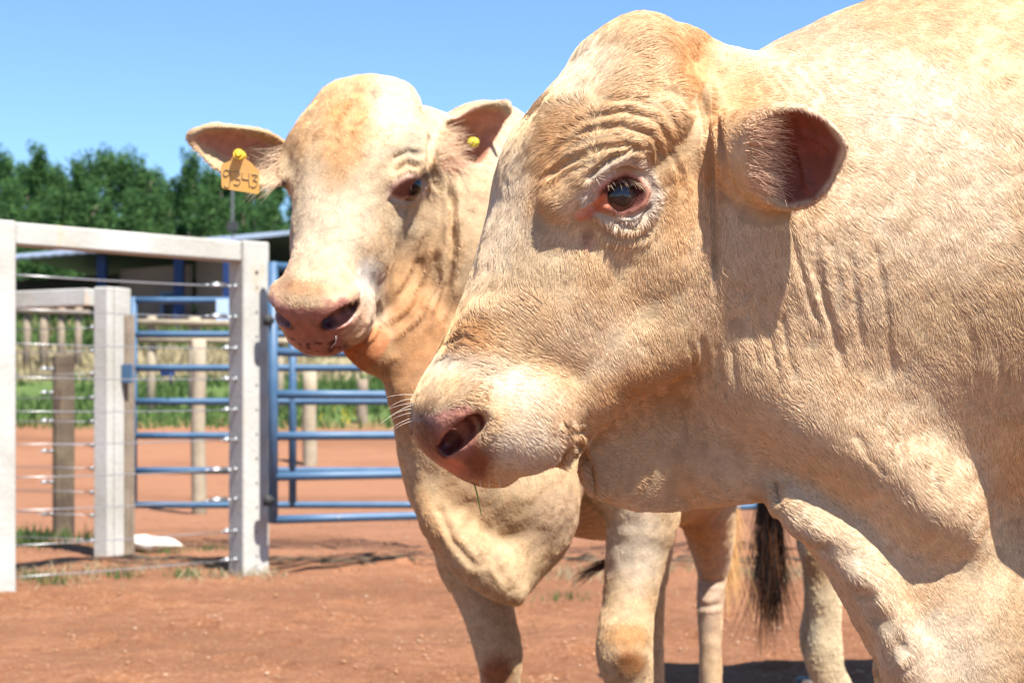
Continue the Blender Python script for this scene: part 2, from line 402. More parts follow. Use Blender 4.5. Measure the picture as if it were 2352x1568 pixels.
# ------------------------------------------------------------------ ground
def gz(x, y):
    y = np.asarray(y, float); x = np.asarray(x, float)
    t = np.clip(y - 15.5, 0, 42); return .125 * t * t / (t + 4.0)
def build_ground():
    rng = np.random.default_rng(3)
    ys = np.concatenate([np.linspace(-30, 1.6, 20), np.arange(1.7, 5.0, .08), np.arange(5.0, 11.5, .030), np.arange(11.5, 13.0, .05), np.linspace(13.2, 40, 130), np.linspace(42, 150, 40), [200, 300, 600, 1200, 2400]])
    xs = np.concatenate([[-1500, -500, -200], np.linspace(-100, -8, 24), np.arange(-7.6, -3.2, .2), np.arange(-3.2, 3.4, .035), np.arange(3.4, 4.0, .1), np.arange(4.2, 8, .25), np.linspace(9, 100, 24), [200, 500, 1500]])
    X, Y = np.meshgrid(xs, ys, indexing='ij'); Z = gz(X, Y)
    p = np.stack([X.ravel(), Y.ravel(), np.zeros(X.size)], 1)
    near = (np.exp(-((Y - 7) / 9.0) ** 4) * (np.abs(X) < 8)).ravel()
    n = (fbm(p, .9, 1, 4) - .5) * .055 + (fbm(p, .16, 5, 2) - .5) * .034
    # a scuffed furrow left of the bulls and the low bank under the near fence
    fur = -.045 * np.exp(-((p[:, 1] - 8.25 - .03 * (p[:, 0] + 2.4)) / .13) ** 2) * sstep(-1.0, -1.9, p[:, 0]) + .03 * np.exp(-((p[:, 1] - 8.02) / .1) ** 2) * sstep(-1.0, -1.9, p[:, 0])
    bank = .055 * np.exp(-((p[:, 1] - 10.05) / .22) ** 2) * (fbm(p, .5, 9) + .3)
    hp = np.zeros(len(p)); nb = (np.abs(p[:, 0]) < 3.6) & (p[:, 1] > 4) & (p[:, 1] < 13)      # hoof prints trodden into the yard
    q = p[nb]; h_ = np.zeros(len(q))
    for _ in range(230):
        cx, cy_, a_, s_ = rng.uniform(-3.4, 3.4), rng.uniform(4.5, 12.5), rng.uniform(0, 6.28), rng.uniform(.045, .07); dx = q[:, 0] - cx; dy = q[:, 1] - cy_
        m_ = (np.abs(dx) < .25) & (np.abs(dy) < .25); u_ = (dx[m_] * math.cos(a_) + dy[m_] * math.sin(a_)) / (s_ * 1.25); v_ = (-dx[m_] * math.sin(a_) + dy[m_] * math.cos(a_)) / s_; r_ = np.sqrt(u_ * u_ + v_ * v_)
        h_[m_] += -.022 * np.exp(-r_ ** 4) + .010 * np.exp(-((r_ - 1.45) / .35) ** 2) + .012 * np.exp(-r_ ** 2 * 2) * np.exp(-(v_ / .18) ** 2)
    hp[nb] = h_
    far = (fbm(p, 7.0, 2, 3) - .5) * np.clip((p[:, 1] - 16) / 20, 0, 1) * .5 * (p[:, 1] < 200)
    Zf = Z.ravel() + (n + fur + bank + hp) * near + far
    V = np.stack([p[:, 0], p[:, 1], Zf], 1); nx, ny = len(xs), len(ys)
    I, J = np.meshgrid(np.arange(nx - 1), np.arange(ny - 1), indexing='ij'); a = (I * ny + J).ravel()
    F = np.stack([a, a + ny, a + ny + 1, a + 1], 1)
    o = link('ground', np_mesh('ground', V, F)); tag(o, kind='structure')
    m = bpy.data.materials.new('red_earth'); m.use_nodes = True; nt = m.node_tree; N, L = nt.nodes, nt.links; b = N['Principled BSDF']
    b.inputs['Roughness'].default_value = .95; b.inputs['Specular IOR Level'].default_value = .15
    geo = N.new('ShaderNodeNewGeometry'); sep = N.new('ShaderNodeSeparateXYZ'); L.new(geo.outputs['Position'], sep.inputs[0])
    def noise(sc, det=8, rough=.62, warp=None):
        mp = N.new('ShaderNodeMapping'); L.new(geo.outputs['Position'], mp.inputs[0])
        if warp: mp.inputs['Scale'].default_value = warp
        n_ = N.new('ShaderNodeTexNoise'); n_.inputs['Scale'].default_value = sc; n_.inputs['Detail'].default_value = det; n_.inputs['Roughness'].default_value = rough; L.new(mp.outputs[0], n_.inputs['Vector']); return n_.outputs['Fac']
    def rng_(v, a_, b_, c=0., d=1.):
        r = N.new('ShaderNodeMapRange'); r.inputs[1].default_value = a_; r.inputs[2].default_value = b_; r.inputs[3].default_value = c; r.inputs[4].default_value = d; L.new(v, r.inputs[0]); return r.outputs[0]
    def mixc(f, a_, b_):
        x = N.new('ShaderNodeMix'); x.data_type = 'RGBA'; L.new(f, x.inputs[0])
        for s_, q in ((6, a_), (7, b_)):
            if isinstance(q, tuple): x.inputs[s_].default_value = (*q, 1)
            else: L.new(q, x.inputs[s_])
        return x.outputs[2]
    def math_(op, a_, b_):
        x = N.new('ShaderNodeMath'); x.operation = op
        for s_, q in ((0, a_), (1, b_)):
            if isinstance(q, (int, float)): x.inputs[s_].default_value = q
            else: L.new(q, x.inputs[s_])
        return x.outputs[0]
    soil = mixc(rng_(noise(.8), .35, .65), (.30, .134, .066), (.20, .083, .038))
    soil = mixc(rng_(noise(7, warp=(.35, 1, 1)), .50, .70), soil, (.20, .080, .038))
    soil = mixc(rng_(noise(60), .54, .70), soil, (.46, .28, .18))
    soil = mixc(rng_(noise(14, warp=(.5, 1, 1)), .52, .66), soil, (.185, .075, .036))
    soil = mixc(rng_(noise(95, 3), .66, .72), soil, (.14, .055, .028))
    yy = math_('ADD', sep.outputs[1], rng_(noise(.45), 0, 1, -3.0, 3.0))
    soil = mixc(rng_(sep.outputs[1], 8.6, 12, 0, .75), soil, (.30, .145, .082))
    soil = mixc(rng_(noise(.55, warp=(.4, 1, 1)), .50, .66), soil, (.20, .092, .048))                      # paler trodden earth beyond the fence
    c = mixc(rng_(yy, 23.5, 25.5), soil, mixc(rng_(noise(3), .4, .6), (.07, .12, .03), (.12, .16, .05)))
    dry = mixc(rng_(noise(2.2), .4, .65), (.28, .22, .13), (.15, .18, .07))
    c = mixc(rng_(yy, 30.5, 33), c, dry)
    c = mixc(rng_(yy, 44, 52), c, (.06, .08, .03))
    L.new(c, b.inputs['Base Color'])
    bp = N.new('ShaderNodeBump'); bp.inputs['Distance'].default_value = .035; bp.inputs['Strength'].default_value = 1
    L.new(math_('ADD', noise(22), math_('MULTIPLY', noise(90, 4), .45)), bp.inputs['Height']); L.new(bp.outputs[0], b.inputs['Normal'])
    o.data.materials.append(m)

    # clods and pebbles strewn over the earth
    P_, F_ = [], []; k = 0
    ico = np.array([(0, 0, 1), (.9, 0, .3), (.28, .85, .3), (-.72, .53, .3), (-.72, -.53, .3), (.28, -.85, .3), (0, 0, -.6)])
    tri = [(0, 1, 2), (0, 2, 3), (0, 3, 4), (0, 4, 5), (0, 5, 1), (6, 2, 1), (6, 3, 2), (6, 4, 3), (6, 5, 4), (6, 1, 5)]
    n = 15000; x = rng.uniform(-3.6, 3.6, n); y = 2.2 + 12.5 * rng.random(n) ** .9; s_ = .003 + .013 * rng.random(n) ** 6
    for i in range(n):
        q = ico * (rng.uniform(.6, 1.2, (7, 3))) * s_[i]; a_ = rng.uniform(0, 6.28); ca, sa = math.cos(a_), math.sin(a_)
        q = np.stack([q[:, 0] * ca - q[:, 1] * sa + x[i], q[:, 0] * sa + q[:, 1] * ca + y[i], q[:, 2] * .7 + s_[i] * .2], 1); P_.append(q); F_ += [(a1 + k, b1 + k, c1 + k) for a1, b1, c1 in tri]; k += 7
    V = np.vstack(P_); near = np.exp(-((V[:, 1] - 7) / 9.0) ** 4); p2 = V * [1, 1, 0]
    V[:, 2] += gz(V[:, 0], V[:, 1]) + ((fbm(p2, .9, 1, 4) - .5) * .055 + (fbm(p2, .16, 5, 2) - .5) * .034) * near
    o = link('gravel', np_mesh('gravel', V, F_, False)); tag(o, kind='stuff'); o.data.materials.append(mat('clod', (.33, .165, .09), .95, (.45, .34, .25), 3.0, ramp=(.5, .75)))
build_ground()

def blades(name, x, y, h, w, matl, lean=.5, seed=1, z=None):
    """Grass: bent two-piece blades, one object."""
    rng = np.random.default_rng(seed); n = len(x); z = gz(x, y) - .02 if z is None else z
    a = rng.uniform(0, 2 * np.pi, n); dx, dy = np.cos(a), np.sin(a); l = rng.uniform(.1, 1, n) * lean * h; b = rng.uniform(0, 2 * np.pi, n); bx, by = np.cos(b) * l, np.sin(b) * l
    V = np.zeros((n, 5, 3)); w2 = w / 2
    V[:, 0] = np.stack([x - dx * w2, y - dy * w2, z], 1); V[:, 1] = np.stack([x + dx * w2, y + dy * w2, z], 1)
    V[:, 2] = np.stack([x - dx * w2 * .8 + bx * .35, y - dy * w2 * .8 + by * .35, z + h * .55], 1); V[:, 3] = np.stack([x + dx * w2 * .8 + bx * .35, y + dy * w2 * .8 + by * .35, z + h * .55], 1)
    V[:, 4] = np.stack([x + bx, y + by, z + h], 1)
    k = np.arange(n)[:, None] * 5; me = bpy.data.meshes.new(name)
    F3 = np.vstack([k + [0, 1, 3], k + [0, 3, 2], k + [2, 3, 4]])
    me = np_mesh(name, V.reshape(-1, 3), F3, False); t = rng.random(n); set_tint(me, np.concatenate([t, t, t])); me.materials.append(matl)
    return tag(link(name, me), kind='stuff')
def build_grass():
    r = np.random.default_rng(11)
    def patch(n, x0, x1, y0, y1, cl, seed, thr=.5):
        x = r.uniform(x0, x1, n); y = r.uniform(y0, y1, n); keep = fbm(np.stack([x, y, 0 * x], 1), cl, seed) > thr - r.random(n) * .12; return x[keep], y[keep]
    x, y = patch(40000, -16, 16, 23.8, 32, 2.0, 4, .48); blades('green_grass', x, y, r.uniform(.05, .24, len(x)) * (.5 + fbm(np.stack([x, y, 0 * x], 1), 2.5, 6)), .05, M['grass'], .6, 1)
    x, y = patch(30000, -18, 16, 31, 48, 4.0, 9, .40); blades('dry_grass', x, y, r.uniform(.08, .30, len(x)), .06, M['hay'], .6, 2)
    x, y = patch(9000, -18, 16, 38, 50, 3.0, 12, .45); blades('weeds', x, y, r.uniform(.15, .5, len(x)), .12, M['grass'], .7, 3)
    # dry stubble along the foot of the fence, sparse green tufts
    n = 2600; a_ = r.uniform(-3.4, 3.4, n); b_ = 4.5 + 7 * r.random(n); blades('straw', a_, b_, r.uniform(.004, .012, n), .0035, M['hay'], 6.0, 14, z=np.full(n, .012))
    n = 5200; x = r.uniform(-3.6, 3.4, n); y = 9.55 + .25 * (x + 2) * 0 + r.normal(0, .30, n); k = fbm(np.stack([x, y, 0 * x], 1), .5, 3) > .47
    blades('dry_stubble', x[k], y[k], r.uniform(.015, .07, k.sum()), .006, M['hay'], 1.6, 4, z=np.zeros(k.sum()))
    cs = [(-2.55, 9.0), (-2.3, 9.3), (-1.9, 9.4), (-2.75, 9.2), (-2.1, 11.2), (-2.9, 11.4), (-3.4, 11.6), (-3.1, 12.0), (-1.25, 10.1), (.25, 8.2), (-2.5, 11.0), (-2.3, 10.9)]
    xs, ys = [], []
    for i, (a, b) in enumerate(cs): m_ = r.integers(25, 90); xs.append(r.normal(a, .07, m_)); ys.append(r.normal(b, .05, m_))
    x, y = np.concatenate(xs), np.concatenate(ys); blades('green_tufts', x, y, r.uniform(.02, .075, len(x)), .006, M['grass'], .8, 5, z=np.zeros(len(x)))
    x = r.normal(-3.75, .28, 900); y = r.normal(11.9, .35, 900); blades('low_weeds', x, y, r.uniform(.02, .12, 900), .012, M['grass'], .8, 6, z=np.zeros(900))
    x = r.uniform(-2.9, -2.0, 34); y = r.uniform(24.5, 26, 34); o = blades('yellow_flowers', x * 1.15, y, r.uniform(.12, .25, 34), .03, M['flower'], .4, 7)
build_grass()

# ------------------------------------------------------------------ corral of painted frames, wires and pipe gates
def zv(v, y): return CAMZ + (HZ - v) * y / FPX
def xu(u, y): return (u - CX) * y / FPX
def bolt(parent, p, name='wire_tightener', d=(-1, 0, 0), n=1.0):
    m = MB(); p = np.array(p, float); d = unit(d)
    m.tube([p, p + d * .05 * n], .006); m.tube([p + d * .05 * n, p + d * .16 * n], .011); m.tube([p + d * .16 * n, p + d * .20 * n], .005)
    m.tube([p + d * .055 * n + np.array([0, 0, .014]), p + d * .15 * n + np.array([0, 0, .014])], .004); m.tube([p - d * .012, p + d * .004], .016)
    return m.build(name, M['galv'], parent)
def post_mesh(c, sx, sy, h, rz, name, parent, m='white', holes=None):
    b = MB(); b.box((c[0], c[1], h / 2 - .15), (sx, sy, h + .3), rz, bev=.008)
    o = b.build(name, M[m], parent); return o
def build_near_frame():
    x1, y1 = -1.575, 9.62; x0, y0 = -2.755, 8.55; d = unit((x0 - x1, y0 - y1, 0)); rz = math.atan2(d[1], d[0])
    t = empty('wire_fence', ((x0 + x1) / 2, (y0 + y1) / 2, 0)); tag(t, 'nearest white fence panel, its thick top rail ending at the tall post beside the gates', 'fence')
    def ch(o): o.location = -Vector(t.location); return o
    H = 1.975
    ch(post_mesh((x1, y1), .185, .165, H, rz, 'post', t)); ch(post_mesh((x0, y0), .17, .165, H, rz, 'post', t))
    b = MB(); L = math.hypot(x1 - x0, y1 - y0); c = np.array([(x0 + x1) / 2, (y0 + y1) / 2])
    b.box((c[0], c[1], H - .063), (L - .178, .125, .118), rz, bev=.008); ch(b.build('top_rail', M['white'], t))
    n3 = np.array([-d[1], d[0], 0]); n3 = n3 if n3[1] < 0 else -n3
    for k in range(13):                                       # bolt heads down the front of the right post
        z = 1.79 if k == 12 else 1.70 - k * .145; p = np.array([x1, y1, z]) + n3 * .080; hb = MB(); hb.tube([p, p + n3 * .006], .011 if k == 12 else .006, n=8); ch(hb.build('bolt_head', M['rubber'], t))
    for k, v in enumerate((660, 730, 801, 871, 941, 1009, 1077, 1145, 1217, 1282)):
        z = zv(v, y1); p1 = np.array([x1, y1, z]) + d * .092; p0 = np.array([x0, y0, z - .01]) - d * .085
        w = MB(); w.tube([p1 + (p0 - p1) * s_ + np.array([0, 0, -.006 * math.sin(math.pi * s_)]) for s_ in np.linspace(0, 1, 6)], .0032 if k else .0045, n=6)
        ch(w.build('wire', M['galv'], t))
        bolt_o = bolt(t, p1 + d * .01, d=tuple(d), n=1.0 if k in (0, 1, 6, 7) else .45); ch(bolt_o)
build_near_frame()
def build_second_frame():
    x1, y1 = xu(262, 10.72), 10.72; x0, y0 = xu(-75, 11.25), 11.25; d = unit((x0 - x1, y0 - y1, 0)); rz = math.atan2(d[1], d[0])
    t = empty('wire_fence', (x1, y1, 0)); tag(t, 'lower white-painted wire fence panel just behind the near one, ending at the blue pipe gate', 'fence')
    def ch(o): o.location = -Vector(t.location); return o
    H = 1.79
    ch(post_mesh((x1 - .035, y1), .12, .17, H, rz, 'post', t)); ch(post_mesh((x1 + .040, y1 + .02), .05, .16, H - .0, rz, 'post', t))
    ch(post_mesh((x0, y0), .16, .16, H, rz, 'post', t))
    b = MB(); b.box((x1 + .088, y1 + .05, .80), (.03, .09, 1.62), rz, bev=.004); ch(b.build('side_board', M['wood'], t))
    b = MB(); L = math.hypot(x1 - x0, y1 - y0); b.box(((x0 + x1) / 2 - .05, (y0 + y1) / 2, H - .06), (L - .25, .12, .115), rz, bev=.006); ch(b.build('top_rail', M['white'], t))
    b = MB(); b.box((x1 + .095, y1 - .03, zv(858, y1)), (.085, .02, .125), rz, bev=.003); ch(b.build('latch_plate', M['blue'], t))
    for v in (752, 806, 858, 913, 968, 1022, 1075, 1130, 1183, 1240):
        z = zv(v, y1); p1 = np.array([x1 - .10, y1, z]); p0 = np.array([x0, y0, z])
        w = MB(); w.tube([p1, p0], .003, n=6); ch(w.build('wire', M['galv'], t)); w = MB(); w.tube([p1 + [-.03, -.02, 0], p1 + [-.055, -.02, 0]], .014, n=10); ch(w.build('wire_clamp', M['galv'], t))
build_second_frame()
def build_gate(name, pa, pb, zs, r, label, verticals, z_extra=None, cat='gate'):
    t = empty(name, (pa[0], pa[1], 0)); tag(t, label, cat)
    a, b_ = np.array([*pa, 0.]), np.array([*pb, 0.]); off = -Vector(t.location)
    for z in zs:
        m = MB(); m.tube([a + (b_ - a) * s_ + [0, 0, z] for s_ in np.linspace(0, 1, 9)], r, n=12); o = m.build('rail', M['blue'], t); o.location = off
    for f in verticals:
        m = MB(); p = a + (b_ - a) * f; m.tube([p + [0, -.001, zs[-1] - .02], p + [0, -.001, zs[0] + r]], r * 1.15, n=12); o = m.build('upright', M['blue'], t); o.location = off
    return t, off
zs = [zv(v, 9.5) for v in (612, 710, 808, 905, 1001, 1094, 1193)]
gt, off = build_gate('pipe_gate', (xu(627, 9.5), 9.5), (xu(1905, 11.15), 11.15), zs, .026, 'long near blue pipe gate that runs out from the tall white post behind the bulls', (0, .5, 1))
for v0 in (724, 1136):
    m = MB(); m.tube([(xu(616, 9.5), 9.47, zv(v0, 9.5)), (xu(616, 9.5), 9.47, zv(v0 + 24, 9.5))], .028); m.tube([(xu(610, 9.5), 9.47, zv(v0 + 10, 9.5)), (xu(632, 9.5), 9.47, zv(v0 + 10, 9.5))], .012)
    o = m.build('hinge', M['rubber'], gt); o.location = off
zs = [zv(v, 11.3) for v in (690, 768, 845, 922, 1000, 1080, 1159)]
gt, off = build_gate('pipe_gate', (xu(306, 11.3), 11.3), (xu(1010, 11.3), 11.3), zs, .024, 'farther blue pipe gate seen between the two white posts, with seven rails', (0, .52, 1))
m = MB(); m.box((xu(385, 11.26), 11.26, zv(858, 11.3)), (.10, .03, .03)); m.tube([(xu(392, 11.24), 11.24, zv(855, 11.3)), (xu(393, 11.24), 11.24, zv(885, 11.3))], .008); o = m.build('latch', M['blue_dark'], gt); o.location = off
m = MB(); m.box((xu(515, 11.27), 11.27, zv(712, 11.3)), (.11, .02, .15)); o = m.build('sign_plate', mat('pale_plate', (.35, .46, .62), .5), gt); o.location = off

def round_post(u, vt, vb, y, w_px, mkey, label, grp, knots=False, name='fence_post', lean=0.0):
    t = empty(name, (xu(u, y), y, 0)); tag(t, label, 'fence post', grp)
    zt, zb = zv(vt, y), float(gz(0, y)); r = w_px * y / FPX / 2
    m = MB(); pts = [(lean * s_ + .008 * math.sin(9 * s_), 0, zb - .2 + (zt - zb + .2) * s_) for s_ in np.linspace(0, 1, 7)]
    m.tube(pts, [r * (1.06 - .1 * s_) for s_ in np.linspace(0, 1, 7)], n=12); m.build('shaft', M[mkey], t); return t
far = 'weathered wooden posts in the yard behind the gates'
round_post(456, 780, 1180, 15.2, 33, 'wood_pale', 'thick pale wooden post right behind the far blue gate, tallest seen through its rails', far)
round_post(711, 850, 1050, 20.0, 33, 'wood_pale', 'pale wooden post seen through the near blue gate, right of its inner upright', far)
round_post(832, 870, 975, 24.5, 26, 'wood', 'greyish wooden post beyond the near blue gate, under the throat of the tagged bull', far)
dp = empty('fence_post', (xu(146, 12.25), 12.25, 0)); tag(dp, 'dark split wooden post with bright wire bolts, left of the second white post', 'fence post')
m = MB(); m.box((0, 0, zv(812, 12.25) / 2 - .1), (.155, .14, zv(812, 12.25) + .2), .35, bev=.02); m.build('shaft', M['wood_dark'], dp)
for v in (848, 902, 966, 1035, 1105, 1178): bolt(dp, np.array([-.07, -.09, zv(v, 12.25)]), 'wire_bolt', (-.6, -.8, 0), .5)
# wooden yard fence farther up the slope
def rail_fence(u0, u1, y, n, vt, label, mk='wood_pale', rails=2, gap=.28):
    x0, x1 = xu(u0, y), xu(u1, y); g = float(gz(0, y)); zt = zv(vt, y)
    t = empty('rail_fence', (x0, y, g)); tag(t, label, 'fence')
    for i in range(n):
        m = MB(); x = (x1 - x0) * i / (n - 1); m.tube([(x, 0, -.3), (x + .03, 0, zt - g)], .075 + .02 * (i % 3 == 1), n=10); m.build('post', M[mk], t)
    for k in range(rails):
        m = MB(); m.tube([(-.3, -.10, zt - g - .10 - gap * k), (x1 - x0 + .3, -.10, zt - g - .13 - gap * k)], .055, n=8); m.build('rail', M[mk], t)
rail_fence(345, 640, 26.0, 4, 726, 'pale wooden two-rail fence seen above the rails of the far blue gate')
rail_fence(60, 178, 34.0, 4, 704, 'greyish post-and-rail fence between the dry grass and the shed', 'wood', 1)

def lumpy(name, c, r, matl, seed, amp, parent=None, n=(28, 18)):
    u = np.linspace(0, 2 * np.pi, n[0], endpoint=False); v = np.linspace(.02, np.pi - .02, n[1]); U, W = np.meshgrid(u, v, indexing='ij')
    p = np.stack([np.cos(U) * np.sin(W), np.sin(U) * np.sin(W), np.cos(W)], -1).reshape(-1, 3)
    q = p * (1 + amp * (fbm(p + seed, .7, seed, 3) - .5)[:, None] + .35 * amp * np.abs(fbm(p + seed, .25, seed, 2) - .5)[:, None]) * r + np.array(c)
    F = [(i * n[1] + j, ((i + 1) % n[0]) * n[1] + j, ((i + 1) % n[0]) * n[1] + j + 1, i * n[1] + j + 1) for i in range(n[0]) for j in range(n[1] - 1)]
    o = link(name, np_mesh(name, q, F), parent); o.data.materials.append(matl); return o
V_, F_ = [], []
def sack():
    m = MB(); rs = np.linspace(0, 1, 22); rng = np.random.default_rng(5); n = 26; pts = []
    for i, s_ in enumerate(rs):
        x = -.19 + .40 * s_; rr = .062 * (math.sin(math.pi * min(s_ * 1.05 + .03, 1)) ** .5) * (1.2 - .5 * s_) + .002
        for k in range(n):
            a = 2 * math.pi * k / n; q = np.array([[x * 6, math.cos(a), math.sin(a)]]); d = 1 + .9 * (fbm(q, .9, 3, 3)[0] - .5)
            pts.append((x, math.cos(a) * rr * d * 1.3, .055 - .03 * s_ + math.sin(a) * rr * d * .95))
    F = [(i * n + k, i * n + (k + 1) % n, (i + 1) * n + (k + 1) % n, (i + 1) * n + k) for i in range(21) for k in range(n)] + [tuple(range(n)), tuple(reversed(range(21 * n, 22 * n)))]
    m.add(pts, F, True); o = m.build('plastic_sack', M['sack']); o.location = (xu(357, 11.0), 11.0, .02); tag(o, 'crumpled white plastic sack lying on the red earth under the far blue gate', 'sack')
sack()
def twig_line():
    rng = np.random.default_rng(8); m = MB()
    for i in range(150):
        x = rng.uniform(-2.8, 1.9); y = 10.0 + rng.normal(0, .10); a = rng.normal(0, .35); l = rng.uniform(.08, .35)
        z = .03 + rng.uniform(0, .03); m.tube([(x, y, z), (x + l * .5 * math.cos(a), y + l * .5 * math.sin(a), z + rng.uniform(-.01, .02)), (x + l * math.cos(a), y + l * math.sin(a), z)], rng.uniform(.002, .006), n=5)
    o = m.build('twigs', M['wood_dark']); tag(o, kind='stuff')
twig_line()

# ------------------------------------------------------------------ shed
def build_shed():
    e0 = P(-260, 950 - 4.65 * FPX / 51.5, 51.5); e1 = P(500, 950 - 4.65 * FPX / 43.2, 43.2); d = unit(e1 - e0); side = unit(np.cross(d, (0, 0, 1))); side = side if side[1] > 0 else -side
    t = empty('shed', (0, 0, 0)); tag(t, 'low open shed with grey-blue metal roof, blue columns and brown panels below the trees', 'shed')
    L = np.linalg.norm(e1 - e0); rise = np.array([0, 0, .85])
    a, b, c, dd = e0, e1, e1 + side * 5.0 + rise, e0 + side * 5.0 + rise; m = MB(); th = np.array([0, 0, .06]); n = 60
    V = []; F = []
    for i in range(n + 1):
        f = i / n; w = .025 * (i % 2); lo = a + (b - a) * f + [0, 0, w]; hi = dd + (c - dd) * f + [0, 0, w]; V += [lo, hi, lo - th, hi - th]
    for i in range(n):
        k = i * 4; F += [(k, k + 4, k + 5, k + 1), (k + 2, k + 3, k + 7, k + 6), (k, k + 2, k + 6, k + 4), (k + 1, k + 5, k + 7, k + 3)]
    F += [(0, 1, 3, 2), (n * 4, n * 4 + 2, n * 4 + 3, n * 4 + 1)]
    m.add(V, F); m.build('roof', M['roof'], t)
    m = MB(); V = [dd, c, c + side * 7 - rise, dd + side * 7 - rise]; V2 = [p - th for p in V]; m.add(V + V2, [(0, 1, 2, 3), (7, 6, 5, 4), (0, 4, 5, 1), (1, 5, 6, 2), (2, 6, 7, 3), (3, 7, 4, 0)]); m.build('roof', M['roof'], t)
    def pt(u):                                                  # foot of the eave line as seen at column u
        k = (u - CX) / FPX; s_ = (e0[0] - k * e0[1]) / (k * d[1] - d[0]); return e0 + d * s_
    for u in (-60, 204, 381, 495):
        p = pt(u) + side * .5; g = float(gz(0, p[1])); m = MB(); m.box((p[0], p[1], (p[2] + g) / 2), (.26, .26, p[2] - g - .05), 0); m.build('column', M['blue_dark'], t)
    for (u0, u1, zt_, back, mk) in ((214, 372, -.45, 1.0, 'wall'), (390, 492, -.30, 1.0, 'wall'), (-230, 204, -.25, 3.5, 'dark')):  # two brown walls, then a dark sheet painting the shade under the roof
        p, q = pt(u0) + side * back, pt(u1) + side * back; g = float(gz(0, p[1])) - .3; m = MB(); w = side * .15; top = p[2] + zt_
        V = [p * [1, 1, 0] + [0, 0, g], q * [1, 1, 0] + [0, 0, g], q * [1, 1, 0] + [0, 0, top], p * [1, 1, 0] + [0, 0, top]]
        m.add(V + [v_ + w for v_ in V], [(0, 1, 2, 3), (7, 6, 5, 4), (0, 4, 5, 1), (1, 5, 6, 2), (2, 6, 7, 3), (3, 7, 4, 0)]); m.build('wall_or_shade_panel', M[mk], t)
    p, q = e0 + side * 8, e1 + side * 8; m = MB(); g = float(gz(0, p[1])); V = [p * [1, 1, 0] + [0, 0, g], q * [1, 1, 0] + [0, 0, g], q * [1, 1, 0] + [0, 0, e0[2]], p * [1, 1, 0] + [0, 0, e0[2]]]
    m.add(V + [v_ + side * .15 for v_ in V], [(0, 1, 2, 3), (7, 6, 5, 4), (0, 4, 5, 1), (1, 5, 6, 2), (2, 6, 7, 3), (3, 7, 4, 0)]); m.build('back_wall', M['dark'], t)  # coloured near black to paint the shade at the back
    p = pt(342) + side * .85; m = MB(); w = .27; z0 = p[2] - 1.75
    for s_ in (-1, 1): m.box((p[0] + s_ * w, p[1], z0), (.08, .06, 1.0)); m.box((p[0], p[1], z0 + s_ * .5), (.62, .055, .08))
    fr = m.build('window', M['blue'], t); m = MB(); m.box((p[0], p[1] + .03, z0), (.48, .03, .92)); m.build('pane', M['dark'], fr)
build_shed()
pl = empty('utility_pole', (xu(534, 46), 46, float(gz(0, 46)))); tag(pl, 'thin grey pole in front of the trees, seen right under the yellow ear tag', 'pole')
m = MB(); m.tube([(0, 0, 0), (.0, 0, zv(420, 46) - gz(0, 46))], [.05, .04], n=10); m.build('shaft', mat('pole_grey', (.05, .055, .06), .8), pl)
m = MB(); m.box((0, 0, zv(520, 46) - gz(0, 46)), (.30, .16, .25)); m.build('junction_box', M['rubber'], pl)

# ------------------------------------------------------------------ eucalyptus grove
def tree_parts(seed, H, W):
    rng = np.random.default_rng(seed); m = MB(); limbs = []
    m.tube([(rng.normal(0, .05) * k, rng.normal(0, .05) * k, H * .93 * k / 6) for k in range(7)], [.20 * (1 - k / 7.2) + .02 for k in range(7)], n=8)
    nl = 34
    for i in range(nl):
        f = .14 + .84 * i / nl; z = H * f; a = rng.uniform(0, 6.28); prof = W * (1.02 - f) ** .78 * (.55 + .45 * min(1, f * 3)) * rng.uniform(.55, 1.2)
        e = np.array([math.cos(a) * prof, math.sin(a) * prof, z + prof * rng.uniform(.35, .8)]); m.tube([(0, 0, z), e * .55 + np.array([0, 0, z * .45 - .02]), e], [.06 * (1 - f) + .015, .03, .01], n=5); limbs.append((np.array([0, 0, z]), e))
    limbs += [(np.array([0, 0, H * .88]), np.array([rng.normal(0, .2), rng.normal(0, .2), H * (1 + .02 * k)])) for k in range(3)]
    C_, T_ = [], []
    for a, e in limbs:
        for k in range(8):
            c = a + (e - a) * rng.uniform(.35, 1.05) + rng.normal(0, .22, 3); r = rng.uniform(.30, .62); t = rng.random(); n = rng.integers(22, 40)
            d = rng.normal(0, 1, (n, 3)); d /= np.linalg.norm(d, axis=1)[:, None]; C_.append(c + d * r * rng.random((n, 1)) ** .45 * [1, 1, 1.25]); T_.append(np.clip(t * .7 + rng.random(n) * .4, 0, 1))
    Cn = np.vstack(C_); T = np.concatenate(T_); n = len(Cn); s_ = rng.uniform(.09, .17, n)[:, None]
    a1 = rng.normal(0, 1, (n, 3)); a1 /= np.linalg.norm(a1, axis=1)[:, None]; a2 = np.cross(a1, rng.normal(0, 1, (n, 3))); a2 /= np.linalg.norm(a2, axis=1)[:, None]
    V = np.stack([Cn - a1 * s_, Cn - a2 * s_ * .5, Cn + a1 * s_, Cn + a2 * s_ * .5], 1).reshape(-1, 3); F = np.arange(n * 4).reshape(-1, 4)
    me = np_mesh('crown', V, F, False); set_tint(me, T); me.materials.append(M['leaf'])
    return m, me
